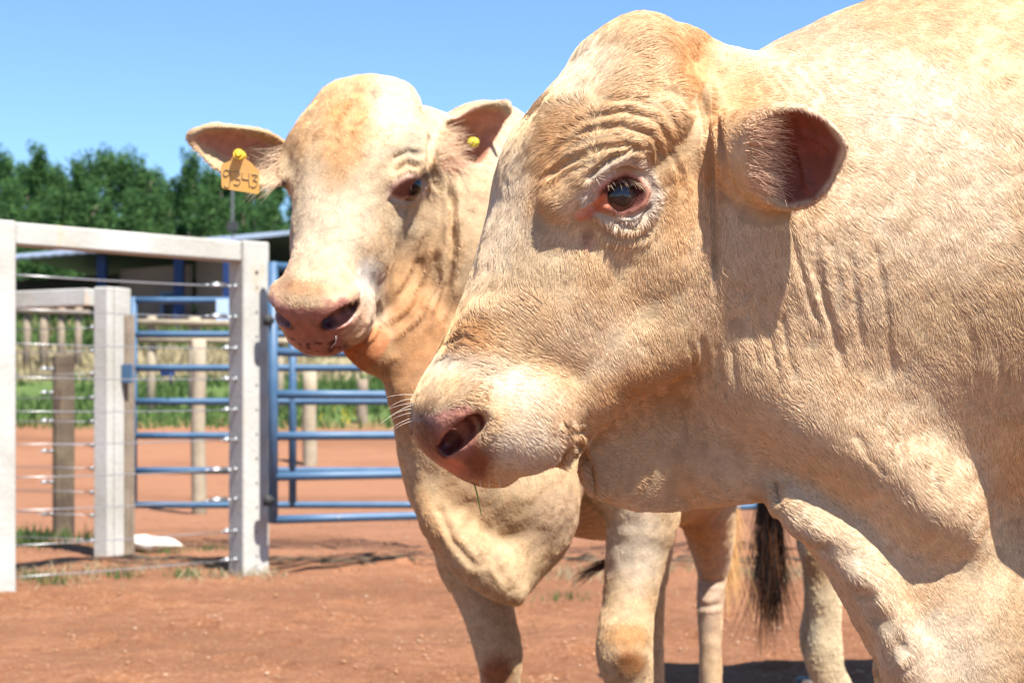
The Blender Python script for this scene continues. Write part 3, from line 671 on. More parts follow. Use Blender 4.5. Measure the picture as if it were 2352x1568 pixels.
def build_trees():
    protos = []
    spec = [('tall narrow dark eucalyptus', 12.5, 1.5), ('broad bushy green eucalyptus', 10.5, 2.3), ('pointed mid-green eucalyptus', 11.8, 1.9)]
    for i, (n_, H, W) in enumerate(spec):
        r = empty('eucalyptus_tree', (0, 0, 0)); mb, me = tree_parts(20 + i, H, W); mb.build('trunk', M['bark'], r); link('crown', me, r); protos.append([r, False])
    # column, row of the top, distance, kind
    spots = [(-70, 372, 100, 0), (8, 364, 96, 0), (50, 395, 104, 1), (92, 352, 98, 2), (128, 398, 102, 1), (160, 432, 106, 1), (182, 378, 100, 0), (216, 372, 97, 2), (252, 362, 103, 0), (288, 364, 98, 0), (325, 378, 96, 2), (352, 408, 104, 1),
             (386, 440, 101, 1), (418, 420, 97, 2), (440, 366, 96, 0), (486, 402, 104, 1), (522, 396, 99, 2), (556, 410, 103, 1), (598, 430, 97, 0), (636, 412, 100, 2), (690, 420, 104, 1), (740, 415, 98, 0), (800, 430, 101, 2), (870, 420, 99, 1), (950, 425, 103, 0), (1040, 430, 100, 1),
             (30, 430, 90, 1), (120, 450, 89, 2), (205, 440, 90, 1), (300, 452, 88, 1), (372, 455, 90, 2), (470, 452, 89, 1), (550, 460, 90, 2), (620, 468, 91, 1), (-30, 440, 91, 2), (250, 470, 92, 2), (85, 478, 92, 0), (520, 474, 92, 0), (585, 480, 88, 2)]
    words = ['leftmost', 'tall tree']
    order = sorted(range(len(spots)), key=lambda i: spots[i][0])
    rng = np.random.default_rng(4)
    for i, (u, vt, y, k) in enumerate(spots):
        base = -.0 + float(gz(0, 60)); zt = zv(vt, y); pr = protos[k]; sc = (zt - base) / spec[k][1] * 1.0
        o = pr[0] if not pr[1] else copy_tree(pr[0]); pr[1] = True
        g = float(gz(0, y)); sc = max((zt - g), 6.0) / spec[k][1]
        o.location = (xu(u, y), y, zt - sc * spec[k][1] * 1.02); o.scale = (sc * rng.uniform(.75, .95), sc * .85, sc); o.rotation_euler = (0, 0, rng.uniform(0, 6.28))
        if o.location.z > g: o.scale.z *= (zt - g) / (sc * spec[k][1]); o.location.z = g
        where = ('in the front row of the grove' if y < 94 else 'in the back row of the grove')
        nth = sum(1 for q in spots if (q[2] < 94) == (y < 94) and q[0] <= u)
        ords = ['first', 'second', 'third', 'fourth', 'fifth', 'sixth', 'seventh', 'eighth', 'ninth', 'tenth', 'eleventh', 'twelfth', 'thirteenth', 'fourteenth', 'fifteenth', 'sixteenth', 'seventeenth', 'eighteenth', 'nineteenth', 'twentieth', 'twenty-first', 'twenty-second', 'twenty-third', 'twenty-fourth', 'twenty-fifth', 'twenty-sixth', 'twenty-seventh']
        tag(o, '%s %s, %s from the left' % (spec[k][0], where, ords[nth - 1]), 'tree', 'eucalyptus trees beyond the shed')
build_trees()
# ------------------------------------------------------------------ cattle
def head_frame(u, v, d, psi, pitch, roll=0.0):
    p, r = R(pitch), R(roll)
    e1 = np.array([-math.cos(p), 0, -math.sin(p)]); e3 = np.array([-math.sin(p), 0, math.cos(p)]); e2 = np.array([0, -1.0, 0])
    e2, e3 = e2 * math.cos(r) + e3 * math.sin(r), e3 * math.cos(r) - e2 * math.sin(r)
    a = R(psi); Z = np.array([[math.cos(a), -math.sin(a), 0], [math.sin(a), math.cos(a), 0], [0, 0, 1]])
    return (P(u, v, d), np.array([Z @ e1, Z @ e2, Z @ e3]))
def T2(rows): return [(x, 0, (zt + zb) / 2, rw, (zt - zb) / 2) for x, zt, zb, rw in rows]

def add_head(S, fr, mz=1.0, nr=.86, ex=.202):
    """A polled bull's head in its own frame: x to the muzzle, y to the left side, z out of the forehead."""
    A = lambda sh, k=.02, op='u', mir=True: S.add(sh, k, op, fr, mir)
    # cranium and nose bridge
    A(Loft([(.055, .092, -.10, .092), (.10, .110, -.13, .120), (.16, .121, -.13, .126), (.21, .118, -.125, .115), (.27, .101, -.115, .096),
            (.34, .086, -.105, .080), (.40, .078, -.09, .072 * (.4 + .6 * mz)), (.45, .075, -.08, .076 * mz), (.50, .064, -.065, .076 * mz)]), .03)
    A(Ell((.020, 0, .034), (.062, .074, .054)), .04)                       # poll
    A(Ell((.065, .052, .052), (.06, .046, .036)), .04)                      # forehead corners
    A(Ell((.125, .092, .040), (.062, .036, .034), [(1, .25, -.1), (-.25, 1, 0), (0, 0, 1)]), .03)   # brow ridge
    A(Ell((ex, .090, .001), (.052, .030, .040)), .025)                  # orbit
    # lower jaw and cheek
    A(Tube([(.445, 0, -.100, .042, .024), (.39, 0, -.115, .056, .038), (.33, 0, -.132, .071, .052), (.27, 0, -.147, .086, .060), (.20, 0, -.150, .092, .064), (.13, 0, -.125, .09, .07)], n=16), .035)
    A(Ell((.20, .070, -.105), (.085, .040, .078)), .03)                     # masseter
    A(Ell((.315, .045, -.085), (.11, .032, .055)), .03)
    A(Ell((.285, .062, -.145), (.085, .030, .042), [(1, 0, .28), (0, 1, 0), (-.28, 0, 1)]), .025)      # edge of the jaw
    A(Tube([(.09, .112, -.01, .020, .020), (.14, .122, .016, .020, .022), (.19, .120, .040, .018, .020), (.24, .096, .056, .016, .016)], n=10), .02)      # edge of the eye socket
    A(Ell((.266, .120, .006), (.026, .020, .024)), .03, 's')                # hollow before the eye
    A(Ell((.30, .055, -.02), (.10, .028, .05)), .03)
    # muzzle
    A(Ell((.492, 0, .012), (.060, .086 * mz, .062)), .025)
    A(Ell((.470, .052 * mz, -.045), (.062, .042 * mz, .052)), .025)                   # upper lip pads
    A(Ell((.525, 0, -.030), (.030, .055 * mz, .040)), .02)
    A(Ell((.500, .060 * mz, .032), (.045, .024, .020), [(1, -.45, .1), (.45, 1, 0), (0, 0, 1)]), .012)      # nostril wings
    A(Ell((.455, 0, -.102), (.040, .042, .026)), .012)                      # lower lip
    A(Tube([(.538, .046 * mz, .026, .013 * nr, .012 * nr), (.524, .060 * mz, .025, .020 * nr, .017 * nr), (.509, .076 * mz, .020, .018 * nr, .015 * nr), (.499, .088 * mz, .013, .011 * nr, .010 * nr)], lat=(.6, .8, 0), n=10), .006, 's')   # nostril
    A(Ell((ex, .132, .001), (.030, .020, .0215), [(1, .05, -.35), (0, 1, 0), (.35, 0, 1)]), .005, 's')   # eye opening
    return S

EARS = []
def ear(S, st, W, N, shift, wall=.006, cut0=0.10, k=.02, deep=.72):
    """Leaf-shaped cup: st = (point, half width, half thickness) from base to tip; W across the leaf; N out of its opening."""
    N = unit(N); W = unit(np.asarray(W, float) - N * (N @ np.asarray(W, float)))
    A = np.array([list(p) + [w, t] for p, w, t in st])
    T_ = Tube(A, lat=W, n=16); S.add(T_, k); EARS.append(T_)
    B_ = smooth_resample(A, 16); B_ = B_[int(cut0 * 16):]
    B_[:, :3] += N * shift; B_[:, 3] = np.maximum(B_[:, 3] - wall, .004); B_[:, 4] = np.maximum(B_[:, 4] + shift * deep - wall, .004)
    S.add(Tube(B_, lat=W, n=16), .006, 's')

def crease(V, N, pts, depth, width, dr=(0, 9), ridge=.5, fade=.15):
    """Press a fold along a line of the hide (and raise its lips) on the side that faces the viewer."""
    u, v, d = pix(V); pts = [(float(a), float(b)) for a, b in pts]
    lo = np.min(pts, 0) - 4 * width; hi = np.max(pts, 0) + 4 * width
    m = (u > lo[0]) & (u < hi[0]) & (v > lo[1]) & (v < hi[1]) & (N[:, 1] < .15) & (d > dr[0]) & (d < dr[1])
    if not m.any(): return V
    D, fr, _ = seg_dist(u[m], v[m], pts)
    e = sstep(0, fade, fr) * sstep(0, fade, 1 - fr)
    nz = vnoise(V[m], .030, int(pts[0][0]) % 17); D = D + (vnoise(V[m], .022, 5) - .5) * width * .7; e = e * (.6 + .8 * nz)      # real folds are broken and uneven
    x = D / width
    h = -depth * np.exp(-x * x) * e + depth * ridge * np.exp(-((x - 1.7) / .8) ** 2) * e
    V[m] += N[m] * (h * np.clip(-N[m, 1] * 3, 0, 1))[:, None].astype(np.float32)
    return V
def bump_at(V, N, u0, v0, ru, rv, h, dr=(0, 9), ang=0.0):
    u, v, d = pix(V); a = R(ang); x = ((u - u0) * math.cos(a) + (v - v0) * math.sin(a)) / ru; y = (-(u - u0) * math.sin(a) + (v - v0) * math.cos(a)) / rv
    w = np.exp(-(x * x + y * y)) * (N[:, 1] < .2) * (d > dr[0]) * (d < dr[1])
    return V + N * (w * h)[:, None].astype(np.float32)

# ---- the front bull
FA = head_frame(1528, 152, 1.95, 16, 61, 0)
def solid_front():
    S = Solid(); A = S.add
    def st(rows): return [tuple(P(u, v, d)) + (rw, rh) for u, v, d, rw, rh in rows]
    body = st([(1680, 480, 1.99, .12, .190), (1780, 540, 1.99, .145, .220), (1900, 580, 2.01, .175, .26), (2080, 620, 2.07, .235, .335), (2300, 640, 2.15, .29, .40)])
    body += [(.95, 2.22, 1.09, .33, .46), (1.35, 2.30, 1.05, .37, .45), (1.8, 2.40, 1.08, .36, .42), (2.1, 2.46, 1.13, .26, .33)]
    A(Tube(body, lat=(.12, -1, 0), n=34), .03)
    A(Ell(P(2460, 660, 2.05), (.25, .265, .33), axes((1, .1, 0), (-.1, 0, 1))), .06)
    A(Tube(st([(1580, 120, 1.95, .030, .028), (1632, 172, 1.96, .035, .032), (1700, 215, 1.97, .04, .036)]), lat=(0, -1, 0)), .04)      # nape
    A(Ell(P(2640, 80, 2.16), (.30, .12, .16)), .06)          # hump          # shoulder
    A(Tube(st([(1700, 760, 1.99, .09, .12), (1790, 880, 1.99, .08, .10), (1900, 960, 1.99, .08, .09)]), lat=(0, -1, 0)), .04)
    # fold of the lower neck, the sheet under it and the dewlap edge
    A(Tube(st([(1760, 880, 1.93, .06, .06), (1900, 975, 1.92, .06, .06), (2030, 1075, 1.92, .06, .055), (2150, 1170, 1.92, .055, .05), (2220, 1230, 1.94, .04, .03)]), lat=(0, -1, 0)), .06)
    A(Tube(st([(1395, 1080, 1.945, .018, .035), (1480, 1075, 1.97, .016, .054), (1600, 1060, 1.975, .017, .058), (1700, 1055, 1.945, .024, .055), (1800, 1060, 1.94, .024, .05),
               (1930, 1170, 1.925, .020, .06), (2050, 1300, 1.92, .020, .075), (2170, 1430, 1.94, .035, .10)]), lat=(0, -1, 0), n=24), .03)
    A(Tube(st([(1785, 1130, 1.92, .017, .018), (1850, 1187, 1.905, .018, .024), (1930, 1254, 1.90, .019, .026), (2000, 1344, 1.90, .019, .026), (2052, 1444, 1.90, .020, .026), (2096, 1560, 1.91, .022, .03), (2140, 1680, 1.95, .03, .03)]), lat=(0, -1, 0), n=24), .02)
    A(Tube(st([(1430, 980, 1.95, .020, .03), (1560, 980, 1.97, .024, .06), (1680, 940, 1.98, .045, .08)]), lat=(0, -1, 0)), .04)
    add_head(S, FA)
    ear(S, [(P(1655, 348, 1.90), .040, .038), (P(1700, 350, 1.85), .049, .042), (P(1760, 356, 1.815), .058, .037), (P(1822, 362, 1.79), .061, .029), (P(1875, 360, 1.775), .050, .020), (P(1908, 350, 1.768), .035, .012), (P(1930, 342, 1.763), .020, .008), (P(1943, 337, 1.76), .009, .005)],
        (.05, .1, 1), (-.28, -.90, -.34), .024, cut0=.42, deep=.8)
    # legs
    def leg(x, y, z0, r0, lean=0):
        S.add(Tube([(x + .14, y + .10, .95, .10, .15), (x + .06, y + .04, .76, .075, .10), (x - .01, y, .60, .062, .075), (x - .02, y, .46, .052, .056), (x - .02, y, .40, .045, .045), (x - .01, y, .28, .032, .034),
                    (x - .01, y, .16, .033, .036), (x - .02, y, .12, .038, .042), (x - .03, y, .08, .036, .04), (x - .045, y, .04, .045, .055), (x - .05, y, .03, .05, .06)], lat=(0, 1, 0), n=24), .04)
    leg(.545, 1.96, 0, 0); leg(.62, 2.38, 0, 0)
    for y, dx in ((2.22, 0), (2.62, .08)):
        S.add(Tube([(1.95 + dx, y, 1.0, .14, .22), (1.9 + dx, y, .75, .09, .15), (1.98 + dx, y, .52, .05, .075), (2.0 + dx, y, .48, .045, .06), (1.97 + dx, y, .28, .032, .036), (1.96 + dx, y, .14, .036, .04), (1.93 + dx, y, .05, .05, .06), (1.92 + dx, y, .03, .05, .06)], lat=(0, 1, 0), n=20), .04)
    return S
GA = (grid_axis([(-.32, -.16, .006), (-.16, .62, .0032), (.62, 2.5, .016)]), grid_axis([(1.60, 2.0, .0032), (2.0, 2.12, .006), (2.12, 2.9, .016)]), grid_axis([(-.02, .55, .012), (.55, 1.50, .0032), (1.50, 1.7, .01)]))

# ---- the bull behind it
FB = head_frame(868, 250, 3.15, 72, 56, -4)
def solid_back(fs):
    S = Solid(); A = S.add
    def st(rows): return [tuple(P(u, v, d)) + (rw, rh) for u, v, d, rw, rh in rows]
    A(Tube(st([(960, 420, 3.20, .13, .15), (1020, 520, 3.27, .16, .22), (1100, 600, 3.36, .20, .30)]) + [(.02, 3.52, 1.17, .27, .40), (.14, 3.72, 1.11, .31, .43), (.28, 3.98, 1.07, .32, .43), (.42, 4.24, 1.09, .30, .40), (.53, 4.45, 1.14, .25, .32), (.57, 4.54, 1.15, .18, .25)],
           lat=(.93, -.36, 0), n=34), .03)
    A(Ell((-.06, 3.48, 1.43), (.15, .25, .19)), .06)
    A(Tube(st([(960, 760, 3.16, .06, .12), (1010, 900, 3.16, .075, .16), (1080, 1050, 3.18, .13, .17), (1150, 1150, 3.24, .15, .15)]), lat=(.93, -.36, 0)), .05)     # throat and front of the chest
    A(Tube(st([(905, 790, 3.06, .02, .045), (930, 870, 3.08, .02, .05), (960, 960, 3.10, .022, .05), (985, 1080, 3.09, .03, .05), (1010, 1180, 3.07, .035, .06), (1080, 1270, 3.06, .04, .055), (1140, 1325, 3.07, .036, .045), (1178, 1362, 3.08, .022, .026)]), lat=(.93, -.36, 0), n=24), .03)
    A(Tube(st([(1200, 1130, 3.2, .1, .12), (1230, 1200, 3.2, .06, .09), (1200, 1300, 3.14, .03, .06)]), lat=(.93, -.36, 0)), .05)
    A(Tube(st([(1330, 900, 3.38, .16, .16), (1430, 1030, 3.32, .12, .14), (1475, 1150, 3.28, .080, .10), (1462, 1270, 3.26, .062, .07), (1446, 1380, 3.24, .055, .058), (1436, 1450, 3.21, .056, .056), (1434, 1500, 3.20, .058, .058),
               (1444, 1560, 3.21, .048, .048), (1452, 1640, 3.23, .040, .042), (1455, 1780, 3.25, .034, .036), (1455, 1880, 3.25, .036, .04), (1452, 1940, 3.22, .036, .04), (1450, 1990, 3.21, .052, .05), (1450, 2010, 3.21, .055, .055)]), lat=(.93, -.36, 0), n=32), .04)
    A(Tube(st([(1080, 1130, 3.42, .10, .12), (1078, 1260, 3.38, .075, .085), (1110, 1360, 3.36, .062, .066), (1132, 1440, 3.33, .052, .056), (1146, 1500, 3.32, .050, .054),
               (1150, 1560, 3.33, .044, .046), (1152, 1640, 3.35, .038, .040), (1152, 1780, 3.37, .034, .036), (1150, 1860, 3.37, .036, .04), (1148, 1920, 3.34, .036, .04), (1148, 1955, 3.33, .052, .05), (1148, 1970, 3.33, .055, .055)]), lat=(.93, -.36, 0), n=32), .04)
    def hind(x, y):
        S.add(Tube([(x - .06, y - .05, 1.0, .13, .20), (x - .04, y - .14, .80, .09, .14), (x, y - .02, .62, .062, .085), (x + .01, y + .03, .52, .043, .058), (x, y + .01, .44, .040, .044), (x, y, .30, .034, .036), (x, y, .14, .037, .04), (x - .01, y - .03, .05, .05, .06), (x - .01, y - .03, .03, .052, .06)], lat=(.93, -.36, 0), n=24), .04)
    hind(.535, 4.33); hind(.40, 4.56)
    A(Tube(st([(815, 775, 2.99, .035, .03), (850, 800, 3.02, .035, .045), (900, 790, 3.06, .04, .06), (960, 760, 3.10, .05, .08)]), lat=(.93, -.36, 0)), .03)
    A(Ell(P(738, 782, 2.905), (.050, .036, .024), axes((1, -.5, -.2), (0, 0, 1))), .012)
    add_head(S, fs, .86, 1.05, .182)
    S.add(Ell((.203, .120, .017), (.021, .018, .0125), [(1, .2, -.2), (-.2, 1, 0), (.2, 0, 1)]), .005, 's', fs, True)      # the lids open forwards as well
    ear(S, [(P(672, 380, 3.16), .040, .026), (P(620, 365, 3.14), .056, .032), (P(560, 358, 3.12), .060, .034), (P(500, 340, 3.10), .048, .026), (P(458, 326, 3.09), .030, .014), (P(438, 320, 3.09), .018, .008)],
        (-.22, 0, 1), (.12, -.97, -.2), .022, wall=.008, cut0=.2)
    ear(S, [(P(990, 362, 3.22), .044, .028), (P(1022, 350, 3.19), .064, .034), (P(1062, 330, 3.17), .076, .034), (P(1102, 308, 3.15), .073, .028), (P(1134, 288, 3.14), .057, .018), (P(1154, 272, 3.13), .036, .010), (P(1166, 264, 3.125), .018, .007)],
        (.45, 0, .85), (-.12, -.95, -.28), .024, wall=.008, cut0=.2)
    return S
GB = (grid_axis([(-.72, .35, .0045), (.35, .9, .012)]), grid_axis([(2.55, 3.3, .0045), (3.3, 5.3, .012)]), grid_axis([(-.02, .40, .012), (.40, 1.72, .0045)]))
# ------------------------------------------------------------------ hide: creases, markings, coat of hair
def srgb(r, g, b): return np.array([((c / 255 + .055) / 1.055) ** 2.4 if c > 10 else c / 255 / 12.92 for c in (r, g, b)])
CREAM, ORANGE, PALE, WHITE = srgb(241, 205, 160), srgb(224, 165, 104), srgb(248, 229, 203), srgb(243, 238, 232)
PINK, NOSE, NOSED, EARIN, GREY, TAN, RED, BROWN = srgb(194, 132, 110), srgb(164, 110, 96), srgb(98, 54, 46), srgb(142, 76, 58), srgb(190, 182, 160), srgb(206, 172, 128), srgb(96, 44, 34), srgb(150, 92, 50)

class Coat:
    """Colour, hair length, bareness and lie of the hair for every vertex of a hide."""
    def __init__(s, V, N, base=CREAM, length=.016):
        s.V, s.N = V, N; s.u, s.v, s.d = pix(V); n = len(V)
        s.col = np.tile(base, (n, 1)); s.len = np.full(n, length); s.bare = np.zeros(n); s.wet = np.zeros(n)
    def noise(s, scale, seed, col, lo, hi, k=1.0):
        w = sstep(lo, hi, fbm(s.V, scale, seed, 3))[:, None] * k; s.col = s.col * (1 - w) + col * w
    def w_blob(s, u, v, ru, rv, ang=0., dr=(0, 9), soft=.6, wob=.25):
        a = R(ang); x = ((s.u - u) * math.cos(a) + (s.v - v) * math.sin(a)) / ru; y = (-(s.u - u) * math.sin(a) + (s.v - v) * math.cos(a)) / rv
        r = np.sqrt(x * x + y * y) + (fbm(s.V, .03, 21, 2) - .5) * wob * 2
        return (1 - sstep(1 - soft, 1 + soft * .5, r)) * (s.N[:, 1] < .3) * (s.d > dr[0]) * (s.d < dr[1])
    def blob(s, u, v, ru, rv, ang, col, k=1.0, dr=(0, 9), soft=.6, bare=None, length=None, wob=.25):
        w = s.w_blob(u, v, ru, rv, ang, dr, soft, wob) * k; s.mixw(w, col, bare, length)
    def mixw(s, w, col, bare=None, length=None):
        if col is not None: s.col = s.col * (1 - w[:, None]) + col * w[:, None]
        if bare is not None: s.bare = np.maximum(s.bare, w * bare) if bare > 0 else s.bare * (1 - w)
        if length is not None: s.len = s.len * (1 - w) + length * w
    def poly(s, pts, width, col, k=1., dr=(0, 9), bare=None, length=None):
        D, _, _ = seg_dist(s.u, s.v, pts); w = k * (1 - sstep(width * .5, width * 1.3, D)) * (s.N[:, 1] < .3) * (s.d > dr[0]) * (s.d < dr[1]); s.mixw(w, col, bare, length)

def inside(u, v, poly):
    c = np.zeros(len(u), bool); n = len(poly)
    for i in range(n):
        (x0, y0), (x1, y1) = poly[i], poly[(i + 1) % n]
        if y0 == y1: continue
        c ^= ((v > min(y0, y1)) & (v <= max(y0, y1)) & (u < x0 + (v - y0) * (x1 - x0) / (y1 - y0)))
    return c
def signed(u, v, poly):
    D, _, _ = seg_dist(u, v, list(poly) + [poly[0]]); return np.where(inside(u, v, poly), -D, D)

def flow_field(V, N, anchors, ruff=.35, seed=0):
    """Lie of the coat: anchors are (point, direction, reach); blended by distance, laid on the skin, then ruffled."""
    D = np.zeros_like(V); W = np.zeros(len(V))
    for p, d, r in anchors:
        w = 1 / (((V - np.asarray(p, np.float32)) ** 2).sum(1) / r ** 2 + .02) ** 2
        D += (w[:, None] * unit(d)).astype(np.float32); W += w
    D /= W[:, None]
    D += ruff * vnoise3(V, .045, seed + 1).astype(np.float32) + ruff * .55 * vnoise3(V, .016, seed + 2).astype(np.float32)
    D -= N * (D * N).sum(1, keepdims=True); D /= np.linalg.norm(D, axis=1, keepdims=True) + 1e-6
    return D

M['hide'] = None
def hide_material():
    m = bpy.data.materials.new('cattle_hide'); m.use_nodes = True; N, L = m.node_tree.nodes, m.node_tree.links; b = N['Principled BSDF']
    a = N.new('ShaderNodeAttribute'); a.attribute_name = 'coat'; w = N.new('ShaderNodeAttribute'); w.attribute_name = 'wet'
    tc = N.new('ShaderNodeTexCoord'); n = N.new('ShaderNodeTexNoise'); n.inputs['Scale'].default_value = 260; n.inputs['Detail'].default_value = 5; L.new(tc.outputs['Object'], n.inputs['Vector'])
    n2 = N.new('ShaderNodeTexNoise'); n2.inputs['Scale'].default_value = 55; n2.inputs['Detail'].default_value = 6; L.new(tc.outputs['Object'], n2.inputs['Vector'])
    r = N.new('ShaderNodeMapRange'); r.inputs[1].default_value = .3; r.inputs[2].default_value = .7; r.inputs[3].default_value = .72; r.inputs[4].default_value = 1.08; L.new(n2.outputs['Fac'], r.inputs[0])
    mx = N.new('ShaderNodeVectorMath'); mx.operation = 'SCALE'; L.new(a.outputs['Color'], mx.inputs[0]); L.new(r.outputs[0], mx.inputs['Scale']); L.new(mx.outputs[0], b.inputs['Base Color'])
    ro = N.new('ShaderNodeMapRange'); ro.inputs[3].default_value = .75; ro.inputs[4].default_value = .30; L.new(w.outputs['Fac'], ro.inputs[0]); L.new(ro.outputs[0], b.inputs['Roughness'])
    b.inputs['Specular IOR Level'].default_value = .35
    b.inputs['Subsurface Weight'].default_value = .05; b.inputs['Subsurface Radius'].default_value = (1, .35, .2); b.inputs['Subsurface Scale'].default_value = .012
    bp = N.new('ShaderNodeBump'); bp.inputs['Distance'].default_value = .0012; L.new(n.outputs['Fac'], bp.inputs['Height']); L.new(bp.outputs[0], b.inputs['Normal'])
    return m
def hair_material():
    m = bpy.data.materials.new('cattle_hair'); m.use_nodes = True; N, L = m.node_tree.nodes, m.node_tree.links; N.clear()
    a = N.new('ShaderNodeAttribute'); a.attribute_name = 'coat'
    d = N.new('ShaderNodeBsdfDiffuse'); t = N.new('ShaderNodeBsdfTranslucent'); g = N.new('ShaderNodeBsdfGlossy'); g.inputs['Roughness'].default_value = .45; g.inputs[0].default_value = (1, .96, .9, 1)
    s1 = N.new('ShaderNodeMixShader'); s1.inputs[0].default_value = .08; s2 = N.new('ShaderNodeMixShader'); s2.inputs[0].default_value = .03; o = N.new('ShaderNodeOutputMaterial')
    L.new(a.outputs['Color'], d.inputs[0]); L.new(a.outputs['Color'], t.inputs[0]); L.new(d.outputs[0], s1.inputs[1]); L.new(t.outputs[0], s1.inputs[2]); L.new(s1.outputs[0], s2.inputs[1]); L.new(g.outputs[0], s2.inputs[2]); L.new(s2.outputs[0], o.inputs[0])
    return m
HIDE, HAIR = hide_material(), hair_material()

def make_hide(name, V, Q, coat, parent):
    me = np_mesh(name, V, Q); n = len(V); coat.col = coat.col * .75; vw = np.array([0, 0, CAMZ]) - V; fc = (vw * coat.N).sum(1) / np.linalg.norm(vw, axis=1); thin = np.maximum(sstep(-.2, -.45, fc), 1 - (coat.u > -60) * (coat.u < 2412) * (coat.v > -60) * (coat.v < 1628))
    hide_col = coat.col * (.60 + .40 * np.clip(coat.bare + sstep(.010, .004, coat.len) + thin * .8, 0, 1))[:, None]
    a = me.attributes.new('coat', 'FLOAT_COLOR', 'POINT'); a.data.foreach_set('color', np.concatenate([hide_col, np.ones((n, 1))], 1).astype(np.float32).ravel())
    a = me.attributes.new('wet', 'FLOAT', 'POINT'); a.data.foreach_set('value', coat.wet.astype(np.float32))
    me.materials.append(HIDE); return link(name, me, parent)

def strands(name, Pts, rad, col, parent, tip=.25):
    """Hair as one curves object; Pts (n, k, 3)."""
    n, k = Pts.shape[:2]; hc = bpy.data.hair_curves.new(name); hc.add_curves([k] * n)
    hc.attributes['position'].data.foreach_set('vector', Pts.astype(np.float32).ravel())
    r = hc.attributes.get('radius') or hc.attributes.new('radius', 'FLOAT', 'POINT')
    rr = np.asarray(rad)[:, None] * np.linspace(1, tip, k)[None] ** .8 if np.ndim(rad) else np.tile(rad * np.linspace(1, tip, k), (n, 1))
    r.data.foreach_set('value', rr.astype(np.float32).ravel())
    a = hc.attributes.new('coat', 'FLOAT_COLOR', 'CURVE'); a.data.foreach_set('color', np.concatenate([col, np.ones((n, 1))], 1).astype(np.float32).ravel())
    hc.materials.append(HAIR); return link(name, hc, parent)

def grow(name, V, Q, N, coat, D, n, parent, seed=1, cam_bias=1.0, width=.00042, clump=.011, lift=.30, curl=.30, weight=None):
    """Cover the hide with hair: more of it on the side that is looked at, clumped and ruffled."""
    rng = np.random.default_rng(seed)
    a, b, c, d = V[Q[:, 0]], V[Q[:, 1]], V[Q[:, 2]], V[Q[:, 3]]
    A = np.linalg.norm(np.cross(c - a, d - b), axis=1) * .5; cen = (a + b + c + d) / 4; nf = N[Q[:, 0]]
    view = np.array([0, 0, CAMZ]) - cen; dist = np.linalg.norm(view, axis=1); facing = (view * nf).sum(1) / dist
    u, v, _ = pix(cen); infr = (u > -60) & (u < 2412) & (v > -60) & (v < 1628)
    w = A * np.where(infr, np.where(facing > -.35, 1.0, .12), np.where((u > -700) & (u < 3600) & (facing > -.5), .32, .05)) / np.maximum(dist / dist.min(), 1) ** 1.2
    w *= np.clip(1.02 - coat.bare[Q[:, 0]], 0, 1)
    if weight is not None: w = w * weight[Q[:, 0]]
    f = rng.choice(len(Q), n, p=w / w.sum()); s_, t_ = rng.random(n)[:, None], rng.random(n)[:, None]
    def bil(X): return (X[Q[f, 0]] * (1 - s_) + X[Q[f, 1]] * s_) * (1 - t_) + (X[Q[f, 3]] * (1 - s_) + X[Q[f, 2]] * s_) * t_
    root = bil(V); nn = bil(N); nn /= np.linalg.norm(nn, axis=1, keepdims=True) + 1e-9; dd = bil(D); col = bil(coat.col); ln = bil(coat.len[:, None])[:, 0]
    dd -= nn * (dd * nn).sum(1, keepdims=True); dd /= np.linalg.norm(dd, axis=1, keepdims=True) + 1e-6
    dense = infr[f]; ln = ln * rng.uniform(.65, 1.25, n) * (.8 + .4 * vnoise(root, .03, seed))
    side = np.cross(nn, dd); k = 5; Pts = np.zeros((n, k, 3))
    cv = worley_vec(root + .3 * vnoise3(root, .02, 3) * clump, clump, seed); cv -= nn * (cv * nn).sum(1, keepdims=True)
    cv2 = worley_vec(root, clump * .4, seed + 5); cv2 -= nn * (cv2 * nn).sum(1, keepdims=True)
    sw = (vnoise(root, .010, seed + 9) - .5)[:, None] * 2 * curl; up = (lift * (.55 + .9 * vnoise(root, .013, seed + 4)))[:, None]
    jit = rng.normal(0, .07, (n, 1))
    for j in range(k):
        s1 = j / (k - 1); L_ = ln[:, None] * s1
        Pts[:, j] = root - nn * .0006 + dd * L_ * (1 - .12 * s1) + nn * L_ * up * (1.25 - 1.0 * s1) * 1.15 + side * L_ * (sw * s1 * 1.2 + jit) + (cv * .36 + cv2 * .22) * s1 ** 1.4
    # each lock has its own shade, each hair a little of its own
    lock = (vnoise(root, .009, seed + 20) - .5) * .12 + (rng.random(n) - .5) * .14; col = np.clip(col * (1 + lock[:, None]), 0, .95)
    pale = rng.random(n) < .05; col[pale] = col[pale] * .7 + np.array([.20, .185, .15])
    wid = width * rng.uniform(.75, 1.3, n) * np.where(dense, 1, 1.8)
    return strands(name, Pts, wid, col, parent)

